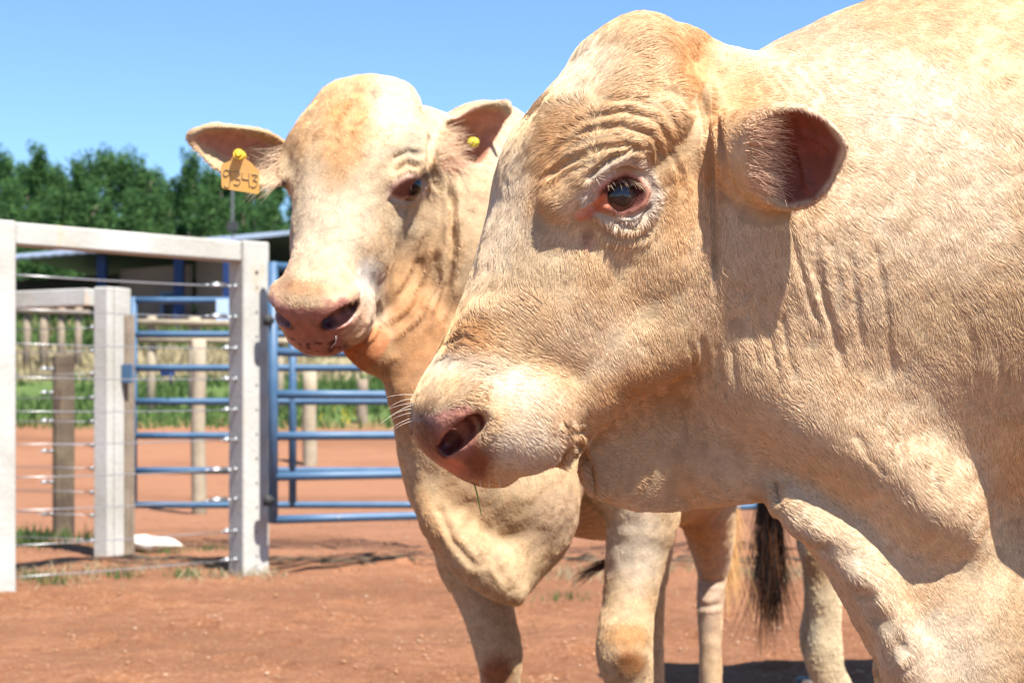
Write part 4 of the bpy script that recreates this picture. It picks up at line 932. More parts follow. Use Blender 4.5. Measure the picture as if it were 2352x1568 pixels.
def eyeball(parent, c, r, look, iris_r, w_squash=.78, name='eye', up=(0, 0, 1)):
    """Dark wet eye: a sclera with a brown iris and a wide pupil looking along look."""
    look = unit(look); sx = unit(np.cross(look, up)); sy = np.cross(sx, look); n, k = 40, 24; V = []; F = []; mi = []
    for i in range(k + 1):
        th = math.pi * i / k
        for j in range(n):
            a = 2 * math.pi * j / n; bul = 1.0 + .05 * math.exp(-(th / .55) ** 2)
            V.append(c + r * bul * (math.cos(th) * look + math.sin(th) * (math.cos(a) * sx + math.sin(a) * sy)))
    for i in range(k):
        for j in range(n):
            F.append((i * n + j, i * n + (j + 1) % n, (i + 1) * n + (j + 1) % n, (i + 1) * n + j))
            th = math.pi * (i + .5) / k; a = 2 * math.pi * (j + .5) / n; x, y = math.sin(th) * math.cos(a), math.sin(th) * math.sin(a) / w_squash
            q = math.hypot(x, y); mi.append(2 if q < iris_r * .55 else (1 if q < iris_r else 0))
    me = np_mesh(name, np.array(V), F); me.polygons.foreach_set('material_index', np.array(mi, np.int32))
    for m_ in (EYE_W, EYE_I, EYE_P): me.materials.append(m_)
    return link(name, me, parent)
def wetmat(name, c, var=None):
    m = mat(name, c, .08, var, 60, spec=.35); b = m.node_tree.nodes['Principled BSDF']; b.inputs['Coat Weight'].default_value = .25; b.inputs['Coat Roughness'].default_value = .03; return m
EYE_W, EYE_I, EYE_P = wetmat('eye_white', (.13, .055, .045), (.07, .028, .022)), wetmat('eye_iris', (.035, .018, .012), (.015, .009, .008)), wetmat('eye_pupil', (.006, .006, .010))

def long_hairs(name, roots, dirs, ln, width, col, parent, droop=.25, seed=1, k=7, curl=.1):
    rng = np.random.default_rng(seed); n = len(roots); Pts = np.zeros((n, k, 3)); side = np.cross(dirs, rng.normal(0, 1, (n, 3))); side /= np.linalg.norm(side, axis=1, keepdims=True) + 1e-9; cu = rng.normal(0, curl, (n, 1))
    for j in range(k):
        s_ = j / (k - 1); Pts[:, j] = roots + dirs * ln[:, None] * s_ + side * cu * ln[:, None] * s_ * s_ + np.array([0, 0, -1]) * ln[:, None] * droop * s_ * s_
    return strands(name, Pts, np.full(n, width), col, parent, tip=.15)

def nearest_vertex(V, N, u0, v0, dr=(0, 9)):
    u, v, d = pix(V); m = (N[:, 1] < .1) & (d > dr[0]) & (d < dr[1]); q = np.where(m, (u - u0) ** 2 + (v - v0) ** 2 + ((d - 1) * 12) ** 2, 1e12); return int(np.argmin(q))

# ------------------------------------------------------------------ front bull
def build_front():
    fr = FA; loc = lambda x, y, z: fr[0] + np.array([x, y, z]) @ fr[1]
    root = empty('bull', (1.2, 2.25, 0)); tag(root, 'big cream bull in the foreground, head in profile, filling the right half', 'bull')
    V, Q = polygonise(solid_front(), *GA); V = relax(V, Q, 3); N = normals(V, Q)
    lower = V[:, 2] < .75; Vr = relax(V.copy(), Q, 8); w = sstep(.2, .35, np.where(N[:, 1] < 2, V[:, 0], 0))[:, None] * (1 - sstep(1.35, 1.45, V[:, 2]))[:, None]; V = V * (1 - w) + Vr * w; V = V.astype(np.float32)
    # folds
    cr = lambda pts, dep, wid, dr=(0, 9), ridge=.5: crease(V, N, pts, dep, wid, dr, ridge)
    head, neck = (1.6, 1.90), (1.7, 2.2)
    for pts, dep, wid in (([(1245, 415), (1300, 375), (1370, 345), (1435, 335), (1490, 345)], .0045, 9), ([(1275, 350), (1340, 305), (1420, 290), (1490, 310), (1522, 365)], .005, 9), ([(1300, 318), (1360, 272), (1430, 258), (1500, 275), (1545, 335)], .0045, 9),
                          ([(1370, 240), (1440, 226), (1505, 245), (1560, 300)], .0035, 9), ([(1345, 412), (1375, 388), (1405, 364), (1445, 348), (1480, 352)], .006, 8), ([(1400, 508), (1430, 516), (1462, 514), (1485, 494), (1494, 465)], .0045, 7),
                          ([(1385, 530), (1430, 545), (1480, 540), (1510, 510)], .0025, 8), ([(1500, 200), (1550, 215), (1590, 260)], .003, 9), ([(1530, 330), (1560, 390), (1570, 450)], .003, 10),
                          ([(1100, 790), (1060, 770), (1030, 790)], .003, 8), 
                          ([(1300, 965), (1300, 1005), (1288, 1045), (1262, 1080)], .007, 9), ([(1318, 1000), (1335, 1030), (1352, 1062)], .005, 9), ([(1285, 1078), (1318, 1068), (1350, 1052)], .006, 8), ([(1352, 1058), (1360, 1100), (1366, 1142)], .006, 9), ([(1302, 1000), (1320, 985), (1345, 990)], .004, 8)):
        cr(pts, dep * (.6 if pts[0][1] < 360 else 1), wid * .85, (1.55, 1.99))
    for pts, dep, wid in (([(1612, 180), (1622, 260), (1627, 350), (1634, 450), (1642, 560), (1640, 680)], .010, 11), ([(1640, 240), (1650, 320), (1672, 410), (1712, 470)], .007, 9),
                          ([(1806, 485), (1822, 560), (1850, 660), (1885, 760)], .007, 12), ([(1838, 500), (1850, 570), (1872, 640)], .004, 9), ([(1864, 490), (1872, 600), (1888, 670), (1915, 760), (1940, 860)], .009, 12), ([(1948, 560), (1958, 640), (1966, 720), (1985, 820)], .005, 12),
                          ([(2000, 545), (2018, 610), (2034, 700), (2042, 800), (2050, 880)], .006, 13), ([(1905, 540), (1915, 600), (1928, 670)], .0035, 10),
                          ([(1583, 770), (1592, 830), (1604, 890)], .004, 9), ([(1613, 760), (1620, 830), (1632, 905)], .0045, 9), ([(1645, 770), (1654, 850), (1668, 920)], .0045, 9), ([(1678, 780), (1690, 860), (1702, 930)], .004, 9), ([(1716, 640), (1724, 740), (1742, 850)], .005, 12), ([(1752, 660), (1764, 760), (1785, 860)], .005, 12), ([(1788, 700), (1806, 800), (1830, 880)], .005, 12),
                          ([(2036, 930), (2030, 980), (2036, 1020)], .004, 8), ([(2066, 945), (2062, 1010), (2070, 1060)], .0035, 8), ([(1728, 150), (1750, 180), (1785, 215)], .0016, 9), ([(1752, 148), (1780, 180), (1815, 218)], .0016, 9), ([(1780, 146), (1812, 180), (1850, 222)], .0016, 9), ([(1812, 144), (1846, 180), (1888, 226)], .0016, 9), ([(1845, 140), (1885, 180), (1925, 230)], .0014, 9),
                          ([(1776, 1100), (1780, 1125), (1784, 1160)], .010, 11), 
                          ([(1960, 980), (1990, 1040), (2040, 1090)], .004, 12), ([(2120, 1060), (2140, 1110), (2180, 1160)], .004, 12), ([(2200, 700), (2230, 780), (2240, 880)], .003, 16), ([(2290, 800), (2310, 880), (2300, 960)], .003, 16)):
        cr(pts, dep * (.95 if pts[0][0] < 1660 and pts[0][1] < 300 or pts[0][0] > 1775 and pts[0][1] > 1090 else .33), wid * .8, (1.55, 2.15), .15)
    cr([(1795, 300), (1830, 350), (1850, 400), (1868, 450)], -.005, 10, (1.55, 1.9), 0); cr([(1830, 300), (1880, 320), (1925, 350)], -.003, 8, (1.55, 1.9), 0); cr([(1815, 330), (1835, 390), (1835, 440)], .004, 9, (1.55, 1.9), .2)
    # eyelids: a swollen rim round the opening
    eye_line = [(1383, 462), (1392, 437), (1412, 420), (1438, 412), (1462, 421), (1476, 440), (1470, 460), (1450, 474), (1425, 479), (1400, 472)]
    u, v, d = pix(V); N = normals(V, Q); m = (np.abs(u - 1430) < 130) & (np.abs(v - 446) < 110) & (d < 1.86) & (N[:, 1] < .2)
    sd = signed(u[m], v[m], eye_line); V[m] += (N[m] * (.0035 * np.exp(-((sd - 9) / 8) ** 2) - .0025 * np.exp(-((sd - 24) / 6) ** 2) + .002 * np.exp(-((sd - 36) / 9) ** 2) * (v[m] > 445))[:, None]).astype(np.float32)
    cr([(1388, 462), (1365, 478), (1338, 494)], .004, 8, (1.5, 1.9), .2)
    # lumps of muscle and fur
    N = normals(V, Q); face = (V[:, 0] < .25)
    V += N * ((fbm(V, .05, 3, 2) - .5) * .003 + (fbm(V * [1, 1, .6], .018, 8, 2) - .5) * .0008 * (V[:, 2] > .6))[:, None].astype(np.float32)
    sd_ = sstep(40, 10, seg_dist(u, v, [(1790, 1160), (1850, 1210), (1930, 1270), (2000, 1370), (2060, 1500)])[0]); V += N * (sd_ * (vnoise(V, .026, 33) - .4) * .018)[:, None].astype(np.float32)
    up_ = (V[:, 1] < 1.96) & (pix(V)[0] < 1130) & (pix(V)[1] > 940) & (V[:, 2] > .8); V += N * (up_ * (np.abs(vnoise(V, .0065, 51) - .5)) * -.0022)[:, None].astype(np.float32)       # pebbled skin of the nose
    V = V.astype(np.float32); N = normals(V, Q)
    # colours of the coat
    c = Coat(V, N, CREAM, .0125)
    c.noise(.16, 2, TAN, .50, .72, .35); c.noise(.22, 5, PALE, .45, .75, .35); c.noise(.06, 7, ORANGE, .60, .78, .22)
    B = c.blob
    B(1990, 180, 330, 120, 20, PALE, .5); B(2100, 420, 260, 300, 0, PALE, .5); B(1590, 130, 60, 110, 10, ORANGE, .75); B(1560, 70, 90, 40, 0, ORANGE, .45); B(1690, 240, 90, 90, 0, ORANGE, .65); B(1630, 420, 45, 180, 0, ORANGE, .5)
    B(1340, 170, 70, 90, 40, PALE, .5); B(1490, 330, 60, 80, 30, ORANGE, .3); B(1300, 300, 40, 110, 35, ORANGE, .3); B(1255, 400, 50, 120, 20, ORANGE, .45); B(1555, 480, 45, 120, 0, ORANGE, .5); B(1160, 470, 60, 180, 12, PALE, .5); B(1190, 560, 50, 90, 10, GREY, .25); B(1270, 600, 60, 90, 0, GREY, .25)
    B(1060, 770, 70, 90, 20, ORANGE, .7); B(1180, 760, 90, 60, 20, TAN, .4); B(1010, 850, 30, 50, 20, PALE, .6); B(1370, 780, 120, 90, 20, PALE, .35); B(1470, 880, 120, 60, -20, ORANGE, .6); B(1540, 740, 70, 120, 0, TAN, .4); B(1450, 960, 160, 50, -15, ORANGE, .5)
    B(1500, 1060, 200, 90, 0, TAN, .45); B(1240, 930, 110, 70, 20, PALE, .5); B(1200, 1030, 110, 70, 0, srgb(238, 224, 205), .55, length=.008); B(1120, 860, 120, 50, 20, PALE, .6); B(1290, 960, 40, 50, 0, ORANGE, .3)
    B(1850, 1100, 160, 90, 35, CREAM, .5); B(1900, 1230, 180, 50, 42, PALE, .35); B(2200, 700, 200, 120, 0, TAN, .35); B(2150, 1480, 120, 120, 0, PALE, .5); B(1780, 560, 50, 120, 0, CREAM, .6)
    # round the eye
    sd = signed(c.u, c.v, eye_line); near = (c.d < 1.88) & (c.N[:, 1] < .3) & (np.abs(c.u - 1430) < 190) & (np.abs(c.v - 446) < 170)
    wob = (fbm(V, .012, 4, 2) - .5) * 14
    c.mixw((1 - sstep(26, 62, sd + wob)) * near * .5, WHITE, None, .008); c.mixw((1 - sstep(12, 26, sd + wob * .6)) * near, PINK, .5, .004); c.mixw((1 - sstep(6, 13, sd + wob * .3)) * near, RED, 1.0)
    D, f, _ = seg_dist(c.u, c.v, [(1392, 462), (1362, 480), (1334, 496)]); c.mixw((1 - sstep(9, 20, D + wob * .5)) * near, srgb(205, 120, 85), .55, .004); B(1350, 545, 18, 28, 20, PINK, .6)
    B(1335, 470, 40, 26, -40, WHITE, .35)
    # muzzle
    sn = signed(c.u, c.v, [(945, 960), (990, 955), (1040, 935), (1075, 925), (1095, 945), (1098, 985), (1100, 1020), (1125, 1060), (1120, 1100), (1060, 1115), (985, 1095), (930, 1030)]); nm = (c.d < 1.96) & (c.N[:, 1] < .6) & (c.u < 1180) & (c.v > 880)
    w = (1 - sstep(-12, 10, sn + (fbm(V, .015, 6) - .5) * 26)) * nm; c.mixw(w, NOSE, 1.0, .003); c.wet = np.maximum(c.wet, w)
    B(1025, 1065, 60, 22, 25, srgb(218, 130, 105), .8); B(1100, 1060, 34, 40, 20, NOSED, .75, length=.004); B(1110, 1040, 30, 60, -10, BROWN, .45); B(985, 1010, 30, 66, -8, NOSED, .8); B(960, 985, 30, 34, 0, srgb(100, 56, 48), .7); B(975, 1060, 40, 30, 30, srgb(150, 90, 66), .5); B(1040, 950, 50, 14, -20, srgb(214, 150, 125), .6)
    hole = np.abs(signed(c.u, c.v, [(1002, 1038), (1008, 1012), (1040, 988), (1082, 960), (1090, 985), (1075, 1018), (1020, 1042)])); q = (V - fr[0]) @ fr[1].T; pr = np.array([(.540, .036, .022), (.530, .048, .024), (.512, .064, .022), (.503, .078, .018)])
    dist = np.min([np.linalg.norm(q * [1, 1, 1] - p_, axis=1) for p_ in pr], axis=0); qm = q * [1, -1, 1]; dist = np.minimum(dist, np.min([np.linalg.norm(qm - p_, axis=1) for p_ in pr], axis=0))
    w = 1 - sstep(.010, .015, dist); c.mixw(w, srgb(92, 44, 42), 1.0); c.wet = np.maximum(c.wet, w)
    # inside of the ear
    en = unit((-.35, -.93, -.1)); inear = (c.u > 1690) & (c.u < 1950) & (c.v > 225) & (c.v < 485) & (N @ en > -.2) & (c.d < 1.90)
    se = signed(c.u, c.v, [(1735, 300), (1765, 262), (1830, 244), (1890, 262), (1938, 335), (1915, 410), (1875, 462), (1810, 476), (1765, 440), (1735, 375)]); w = (1 - sstep(-14, 6, se)) * inear * (EARS[0](V) < .004)
    c.mixw(w, EARIN, .88, .008); pass
    c.len = np.where(EARS[0](V) < .006, np.minimum(c.len, .007), c.len)
    B(1240, 250, 90, 220, 28, None, 1, length=.019); B(1130, 560, 60, 200, 10, None, 1, length=.017); B(1480, 120, 120, 110, 0, None, 1, length=.021); B(1120, 1000, 160, 110, 0, None, .8, length=.008)
    B(1600, 1080, 240, 100, 0, None, .9, length=.007); B(2230, 1280, 80, 60, 0, None, 1, length=.024); B(2150, 1100, 260, 160, 30, None, .6, length=.018); B(2300, 1350, 200, 250, 0, None, .7, length=.008)
    hide = make_hide('body', V, Q, c, root)
    # lie of the hair, anchors (u, v, distance, image direction, reach)
    A = []
    for (a_, b_, dd, dx, dy, reach) in ((1350, 130, 1.85, .5, -.85, .08), (1450, 60, 1.9, .9, -.3, .08), (1560, 90, 1.9, .9, .5, .08), (1500, 220, 1.82, .8, -.45, .07), (1330, 300, 1.82, -.75, -.2, .06), (1420, 290, 1.82, .8, -.3, .07), (1540, 330, 1.82, .6, .8, .07), (1250, 400, 1.85, -.8, .5, .06), (1180, 420, 1.88, -.3, .9, .07),
                                  (1150, 600, 1.86, -.35, .9, .08), (1300, 470, 1.8, -.7, .4, .05), (1280, 620, 1.82, -.3, .9, .08), (1420, 560, 1.8, -.2, .95, .07), (1430, 390, 1.8, .4, -.9, .04), (1510, 450, 1.8, .9, .25, .05), (1580, 560, 1.82, .3, .95, .08), (1400, 720, 1.8, .45, .85, .10), (1200, 720, 1.82, .55, .8, .08), (1080, 730, 1.83, .75, .55, .06),
                                  (1200, 850, 1.8, .85, .45, .08), (1350, 860, 1.8, .7, .7, .08), (1500, 840, 1.82, .5, .85, .08), (1010, 900, 1.83, .4, -.8, .05), (1150, 960, 1.8, .85, .35, .07), (1180, 1050, 1.8, .7, .65, .06), (1260, 1030, 1.82, .6, .75, .05), (1450, 1050, 1.93, .85, .5, .09), (1680, 1080, 1.92, .95, .1, .08),
                                  (1660, 560, 1.88, .1, 1, .09), (1720, 230, 1.9, .95, .2, .07), (1690, 340, 1.85, .9, .1, .05), (1850, 180, 1.98, .8, .6, .1), (1950, 350, 1.9, .8, .6, .12), (2150, 200, 1.95, .6, .8, .15), (2250, 500, 1.85, .55, .85, .15), (1800, 600, 1.86, .3, .95, .1), (1950, 650, 1.86, .35, .95, .1), (2100, 750, 1.84, .3, .95, .12), (2280, 850, 1.85, .1, 1, .12),
                                  (1720, 850, 1.9, .3, .95, .09), (1850, 950, 1.9, .45, .9, .1), (2050, 1080, 1.88, .6, .8, .1), (2230, 1230, 1.9, .7, .7, .08), (2250, 1100, 1.95, .3, .95, .1), (1900, 1230, 1.9, .8, .6, .08), (2050, 1430, 1.9, .4, .9, .08), (2180, 1470, 1.9, .3, .95, .1)):
        A.append((P(a_, b_, dd), (dx, 0, -dy), reach))
    D = flow_field(V, N, A, .34, 3)
    grow('coat_hair', V, Q, N, c, D, 700000, root, 3, width=.00027, clump=.0060, lift=.17, curl=.22)
    # eyes
    for s_ in (1, -1): eyeball(root, loc(.202, .0985 * s_, .001), .0265, loc(.215, 1.0 * s_, .05) - loc(.202, 0, .0), .60, .78, up=fr[1][2] * .35 + np.array([0, 0, 1]))
    # lashes, whiskers and ear hair
    rng = np.random.default_rng(9); rt, dr, ln = [], [], []
    for i in range(26):
        t_ = rng.random(); u0 = 1396 + 78 * t_; v0 = 433 - 26 * math.sin(math.pi * (.12 + .8 * t_)) + 3; k = nearest_vertex(V, N, u0, v0, (1.6, 1.86)); rt.append(V[k]); dr.append(unit((.25 + .5 * t_ + rng.normal(0, .12), -.75, -.35 + rng.normal(0, .12)))); ln.append(rng.uniform(.010, .020) * (.7 + .5 * t_))
    long_hairs('eyelashes', np.array(rt), np.array(dr), np.array(ln), .00016, np.tile(srgb(214, 186, 156), (26, 1)), root, .35, 4)
    rt, dr, ln = [], [], []
    for u0, v0, dx, dz, l in [(950, 905, -1, .12, .034), (949, 915, -1, .1, .03), (948, 925, -1, -.05, .028), (950, 930, -.9, -.3, .042), (947, 938, -1, -.05, .026), (947, 948, -1, -.1, .024), (946, 958, -1, -.25, .026), (948, 966, -.95, -.2, .022)] + [(1080 + 22 * i, 1103 - (i > 6) * (i - 6) * 5, rng.normal(.1, .2), -1, rng.uniform(.010, .022)) for i in range(11)]:
        k = nearest_vertex(V, N, u0, v0, (1.6, 1.98)); rt.append(V[k]); dr.append(unit((dx, -.15 + rng.normal(0, .1), dz))); ln.append(l)
    long_hairs('whiskers', np.array(rt), np.array(dr), np.array(ln), .00022, np.tile(srgb(240, 230, 215), (len(rt), 1)), root, .25, 5)
    rt, dr, ln = [], [], []
    for i in range(1000):
        t_ = rng.random(); u0 = 1715 + 50 * rng.random() ** 1.3; v0 = 262 + 175 * t_; k = nearest_vertex(V, N, u0, v0, (1.6, 1.9)); rt.append(V[k] + rng.normal(0, .002, 3)); dr.append(unit((1, -.10 + rng.normal(0, .15), .25 - .6 * t_ + rng.normal(0, .2)))); ln.append(rng.uniform(.012, .034))
    long_hairs('ear_hair', np.array(rt), np.array(dr), np.array(ln), .00030, np.tile(srgb(226, 190, 158), (len(rt), 1)) * rng.uniform(.8, 1.1, (len(rt), 1)), root, .1, 6, curl=.3)
    return root

# ------------------------------------------------------------------ the tagged bull behind
def build_back():
    fr = FB; loc = lambda x, y, z: fr[0] + np.array([x, y * 1.07, z]) @ fr[1]
    root = empty('bull', (.3, 4.0, 0)); tag(root, 'pale bull facing the camera with a yellow number tag in its ear', 'bull')
    fs = (fr[0], fr[1] / np.array([[1], [1.07], [1]]))
    V, Q = polygonise(solid_back(fs), *GB); V = relax(V, Q, 3); N = normals(V, Q)
    Vr = relax(V.copy(), Q, 8); w = sstep(1.12, .95, V[:, 2])[:, None]; V = (V * (1 - w) + Vr * w).astype(np.float32); N = normals(V, Q)
    cr = lambda pts, dep, wid, dr=(2.6, 4.0), ridge=.5: crease(V, N, pts, dep, wid, dr, ridge)
    for pts, dep, wid in (([(868, 205), (835, 240), (805, 290), (800, 330)], .005, 12), ([(905, 395), (935, 375), (968, 385)], .005, 6), ([(900, 365), (935, 348), (975, 358)], .004, 6), ([(905, 455), (935, 462), (962, 452)], .004, 6), ([(885, 470), (910, 448), (922, 440)], .003, 6),
                          ([(1030, 410), (1040, 480), (1042, 560), (1030, 650), (1000, 740)], .012, 9), ([(990, 300), (992, 380), (1005, 440)], .009, 8), ([(1010, 560), (985, 650), (940, 720), (880, 770)], .007, 11), ([(985, 520), (960, 620), (915, 690)], .004, 9),
                          ([(860, 735), (850, 765), (820, 790)], .005, 6), ([(800, 795), (812, 830), (822, 855)], .008, 7), ([(870, 690), (865, 720), (866, 745)], .005, 6), ([(655, 400), (662, 470), (660, 540)], .004, 7), ([(1590, 1330), (1630, 1338), (1670, 1330)], .004, 7), ([(1590, 1385), (1630, 1392), (1660, 1385)], .004, 7),
                          ([(1100, 1180), (1130, 1270), (1165, 1350)], .004, 10), ([(1000, 1150), (1040, 1240), (1100, 1310)], .004, 9)):
        cr(pts, dep, wid, (2.6, 5.2))
    N = normals(V, Q); V = (V + N * ((fbm(V, .06, 3, 2) - .5) * .006 + (fbm(V, .02, 8, 2) - .5) * .003)[:, None]).astype(np.float32); N = normals(V, Q)
    c = Coat(V, N, CREAM, .0095); c.noise(.20, 2, TAN, .55, .75, .2); c.noise(.22, 5, PALE, .50, .70, .3); c.noise(.09, 7, ORANGE, .55, .8, .3)
    B = c.blob; hd = (2.6, 3.35)
    B(800, 300, 60, 150, 15, ORANGE, .8, hd); B(680, 300, 50, 60, 0, ORANGE, .5, hd); B(740, 240, 70, 60, 0, ORANGE, .5, hd); B(620, 330, 60, 40, 0, ORANGE, .5, hd); B(900, 240, 60, 70, 0, PALE, .5, hd); B(760, 560, 100, 150, 12, PALE, .3, hd); B(950, 330, 30, 40, 0, GREY, .5, hd); B(890, 350, 60, 20, 0, GREY, .3, hd); B(930, 520, 40, 40, 0, GREY, .35, hd)
    B(800, 250, 150, 90, 0, None, 1, hd, length=.016); B(740, 784, 60, 24, 8, srgb(130, 78, 46), .9, hd, length=.003, bare=.7); B(850, 640, 40, 50, 0, WHITE, .7, hd); B(700, 660, 70, 22, 5, srgb(214, 160, 110), .8, hd, length=.008); B(930, 650, 60, 100, 30, ORANGE, .55, hd); B(960, 760, 90, 120, 20, srgb(206, 142, 84), .8, (2.8, 3.4)); B(850, 820, 90, 50, 0, ORANGE, .5, (2.8, 3.3)); B(655, 560, 18, 120, 0, PINK, .5, hd); B(850, 700, 40, 60, 0, PALE, .5, hd)  # the narrow pink strip paints the shade on the far cheek
    B(960, 900, 90, 140, 20, srgb(206, 142, 84), .75); B(960, 1180, 40, 140, -20, ORANGE, .55); B(1180, 1240, 120, 100, 0, TAN, .35); B(1300, 1200, 100, 90, 0, srgb(226, 190, 160), .5); B(1050, 1180, 80, 90, 0, ORANGE, .3)
    B(1440, 1460, 56, 40, 0, ORANGE, .95); B(1450, 1520, 40, 34, 0, srgb(176, 110, 56), .9); B(1140, 1540, 44, 50, 0, srgb(176, 100, 62), .85); B(1450, 1250, 80, 110, 0, PALE, .8); B(1620, 1300, 60, 200, 0, srgb(222, 190, 172), .6, (4.0, 5.3)); B(1600, 1210, 90, 50, 0, ORANGE, .5, (3.5, 5.3))
    eyl = [(903, 444), (915, 424), (935, 412), (955, 412), (966, 424), (962, 440), (945, 448), (922, 450)]; sd = signed(c.u, c.v, eyl); nr = (c.d < 3.2) & (c.N[:, 1] < .3) & (np.abs(c.u - 930) < 90) & (np.abs(c.v - 430) < 80)
    c.mixw((1 - sstep(8, 22, sd)) * nr * .7, srgb(228, 185, 170), .3, .005); c.mixw((1 - sstep(0, 7, sd)) * nr, srgb(130, 76, 62), 1.0); B(650, 425, 10, 16, 0, RED, .9, hd)
    q = (V - fr[0]) @ fr[1].T / [1, 1.07, 1]; qa = q * [1, 0, 1] + np.abs(q) * [0, 1, 0]
    hd_ = np.linalg.norm(q - [.50, 0, 0], axis=1) < .17; plate = hd_ * sstep(.494, .512, q[:, 0]) * sstep(.060, .046, qa[:, 1] - (.02 * (q[:, 2] > 0))) * (q[:, 2] > -.08) * sstep(.066, .054, q[:, 2] + (fbm(V, .012, 5) - .5) * .02); top = sstep(.40, .5, q[:, 0])
    c.mixw(plate, NOSE * 1.15, 1.0, .003); c.wet = np.maximum(c.wet, plate)
    w = sstep(.46, .50, q[:, 0]) * sstep(.085, .07, np.linalg.norm(qa - [.505, .055, -.01], axis=1)) * (1 - plate) * .55; c.mixw(w, srgb(206, 150, 118), .4, .004)
    spots = sstep(.62, .70, vnoise(V, .008, 14)) * (q[:, 0] > .50) * (q[:, 2] < -.01) * plate; c.mixw(spots, NOSED, 1.0)
    pr = np.array([(.540, .036 * .86, .022), (.530, .048 * .86, .024), (.510, .066 * .86, .022), (.500, .080 * .86, .018)]); dist = np.min([np.linalg.norm(qa - p_, axis=1) for p_ in pr], axis=0); w = 1 - sstep(.011, .018, dist); c.mixw(w, srgb(70, 34, 34), 1.0)
    lip = sstep(.42, .45, q[:, 0]) * (q[:, 2] < -.085) * (np.linalg.norm(q - [.47, 0, -.07], axis=1) < .11); c.mixw(lip, srgb(190, 125, 80), .3, .006)
    for poly, nn_ in (([(640, 395), (600, 400), (540, 378), (470, 342), (432, 322), (470, 300), (540, 296), (600, 318), (640, 345)], unit((.12, -.97, -.2))), ([(1010, 392), (1012, 320), (1040, 268), (1090, 244), (1150, 248), (1172, 268), (1145, 325), (1105, 378), (1050, 402)], unit((-.1, -.97, -.2)))):
        se = signed(c.u, c.v, poly); w = (1 - sstep(-12, 4, se)) * (N @ nn_ > -.15) * (c.d < 3.3) * ((c.u < 650) | (c.u > 1000)); c.mixw(w, srgb(200, 138, 112), .85, .008)
    make_hide('body', V, Q, c, root)
    A = []
    for (a_, b_, dd, dx, dy, reach) in ((800, 330, 2.95, .1, .6, .05), (760, 240, 3.0, -.5, -.8, .09), (850, 210, 3.05, .1, -1, .09), (930, 250, 3.05, .7, -.6, .09), (740, 450, 2.95, -.3, .9, .1), (830, 500, 2.95, .2, .95, .1), (750, 620, 2.9, .0, 1, .1), (920, 620, 2.98, .4, .9, .1), (850, 720, 2.9, .7, .7, .07), (700, 660, 2.87, 0, -1, .05),
                                  (900, 700, 3.0, .5, .85, .08), (1100, 500, 3.3, .3, .95, .2), (1000, 900, 3.1, .2, 1, .15), (950, 1150, 3.1, .3, .95, .12), (1150, 1300, 3.1, .5, .85, .12), (1450, 1300, 3.2, .05, 1, .15), (1130, 1450, 3.3, 0, 1, .15), (1620, 1350, 4.6, 0, 1, .3), (1300, 1150, 3.2, .5, .8, .15), (620, 330, 3.1, -.9, -.1, .06), (500, 320, 3.1, -.9, .1, .06), (1060, 260, 3.15, .8, -.4, .06), (1100, 380, 3.15, .6, .5, .05)):
        A.append((P(a_, b_, dd), (dx, 0, -dy), reach))
    D = flow_field(V, N, A, .28, 5); grow('coat_hair', V, Q, N, c, D, 320000, root, 5, width=.00042, clump=.0065, lift=.14, curl=.16)
    for s_ in (1, -1): eyeball(root, loc(.2035, .0985 * s_, .003), .0300, loc(.50, 1.0 * s_, .75) - loc(.202, 0, .0), .80, .9)
    rng = np.random.default_rng(19); rt, dr, ln, cl = [], [], [], []
    for i in range(420):
        t_ = rng.random(); k = nearest_vertex(V, N, 648 - 60 * rng.random(), 335 + 90 * t_, (2.9, 3.3)); rt.append(V[k] + rng.normal(0, .003, 3)); dr.append(unit((-1, -.2, -.25 - .3 * t_ + rng.normal(0, .2)))); ln.append(rng.uniform(.02, .05))
    for i in range(320):
        t_ = rng.random(); k = nearest_vertex(V, N, 1000 + 50 * rng.random(), 290 + 100 * t_, (2.9, 3.4)); rt.append(V[k] + rng.normal(0, .003, 3)); dr.append(unit((1, -.2, .2 - .2 * t_ + rng.normal(0, .2)))); ln.append(rng.uniform(.02, .045))
    long_hairs('ear_hair', np.array(rt), np.array(dr), np.array(ln), .0004, np.tile(srgb(226, 198, 165), (len(rt), 1)) * rng.uniform(.75, 1.1, (len(rt), 1)), root, .1, 6, curl=.3)
    k = [nearest_vertex(V, N, 1392 + rng.uniform(-8, 8), 1352, (3.0, 4.4)) for _ in range(5)]
    # tail, hoofs and sheath hair
    rt = np.tile([.605, 4.66, .90], (700, 1)) + rng.normal(0, 1, (700, 3)) * [.012, .012, .03]; dr = np.tile([.02, .0, -1.], (700, 1)) + rng.normal(0, .02, (700, 3))
    tl = MB(); tl.tube([(.57, 4.60, 1.32), (.61, 4.70, 1.22), (.61, 4.70, 1.05), (.605, 4.67, .88)], [.035, .03, .024, .015], n=10); o = tl.build('tail', HAIRSKIN, root)
    long_hairs('tail_switch', rt, dr, rng.uniform(.25, .52, 700), .0011, np.tile(srgb(214, 170, 112), (700, 1)) * rng.uniform(.7, 1.15, (700, 1)), root, 0, 7, curl=.10)
    rt = np.tile([.235, 3.95, .585], (90, 1)) + rng.normal(0, .006, (90, 3)); dr = np.tile([-.8, -.1, -.28], (90, 1)) + rng.normal(0, .07, (90, 3))
    long_hairs('sheath_hair', rt, dr, rng.uniform(.06, .115, 90), .0006, np.tile(srgb(70, 52, 44), (90, 1)), root, .12, 8)
    for p_, n_ in ((P(1452, 2015, 3.2), 1), (P(1148, 1975, 3.32), 1), (np.array([.525, 4.30, 0]), 0), (np.array([.39, 4.53, 0]), 0)):
        m = MB(); m.tube([(p_[0], p_[1], .0), (p_[0], p_[1] + .01, .055)], [.062, .052], n=16); m.build('hoof', HOOF, root)
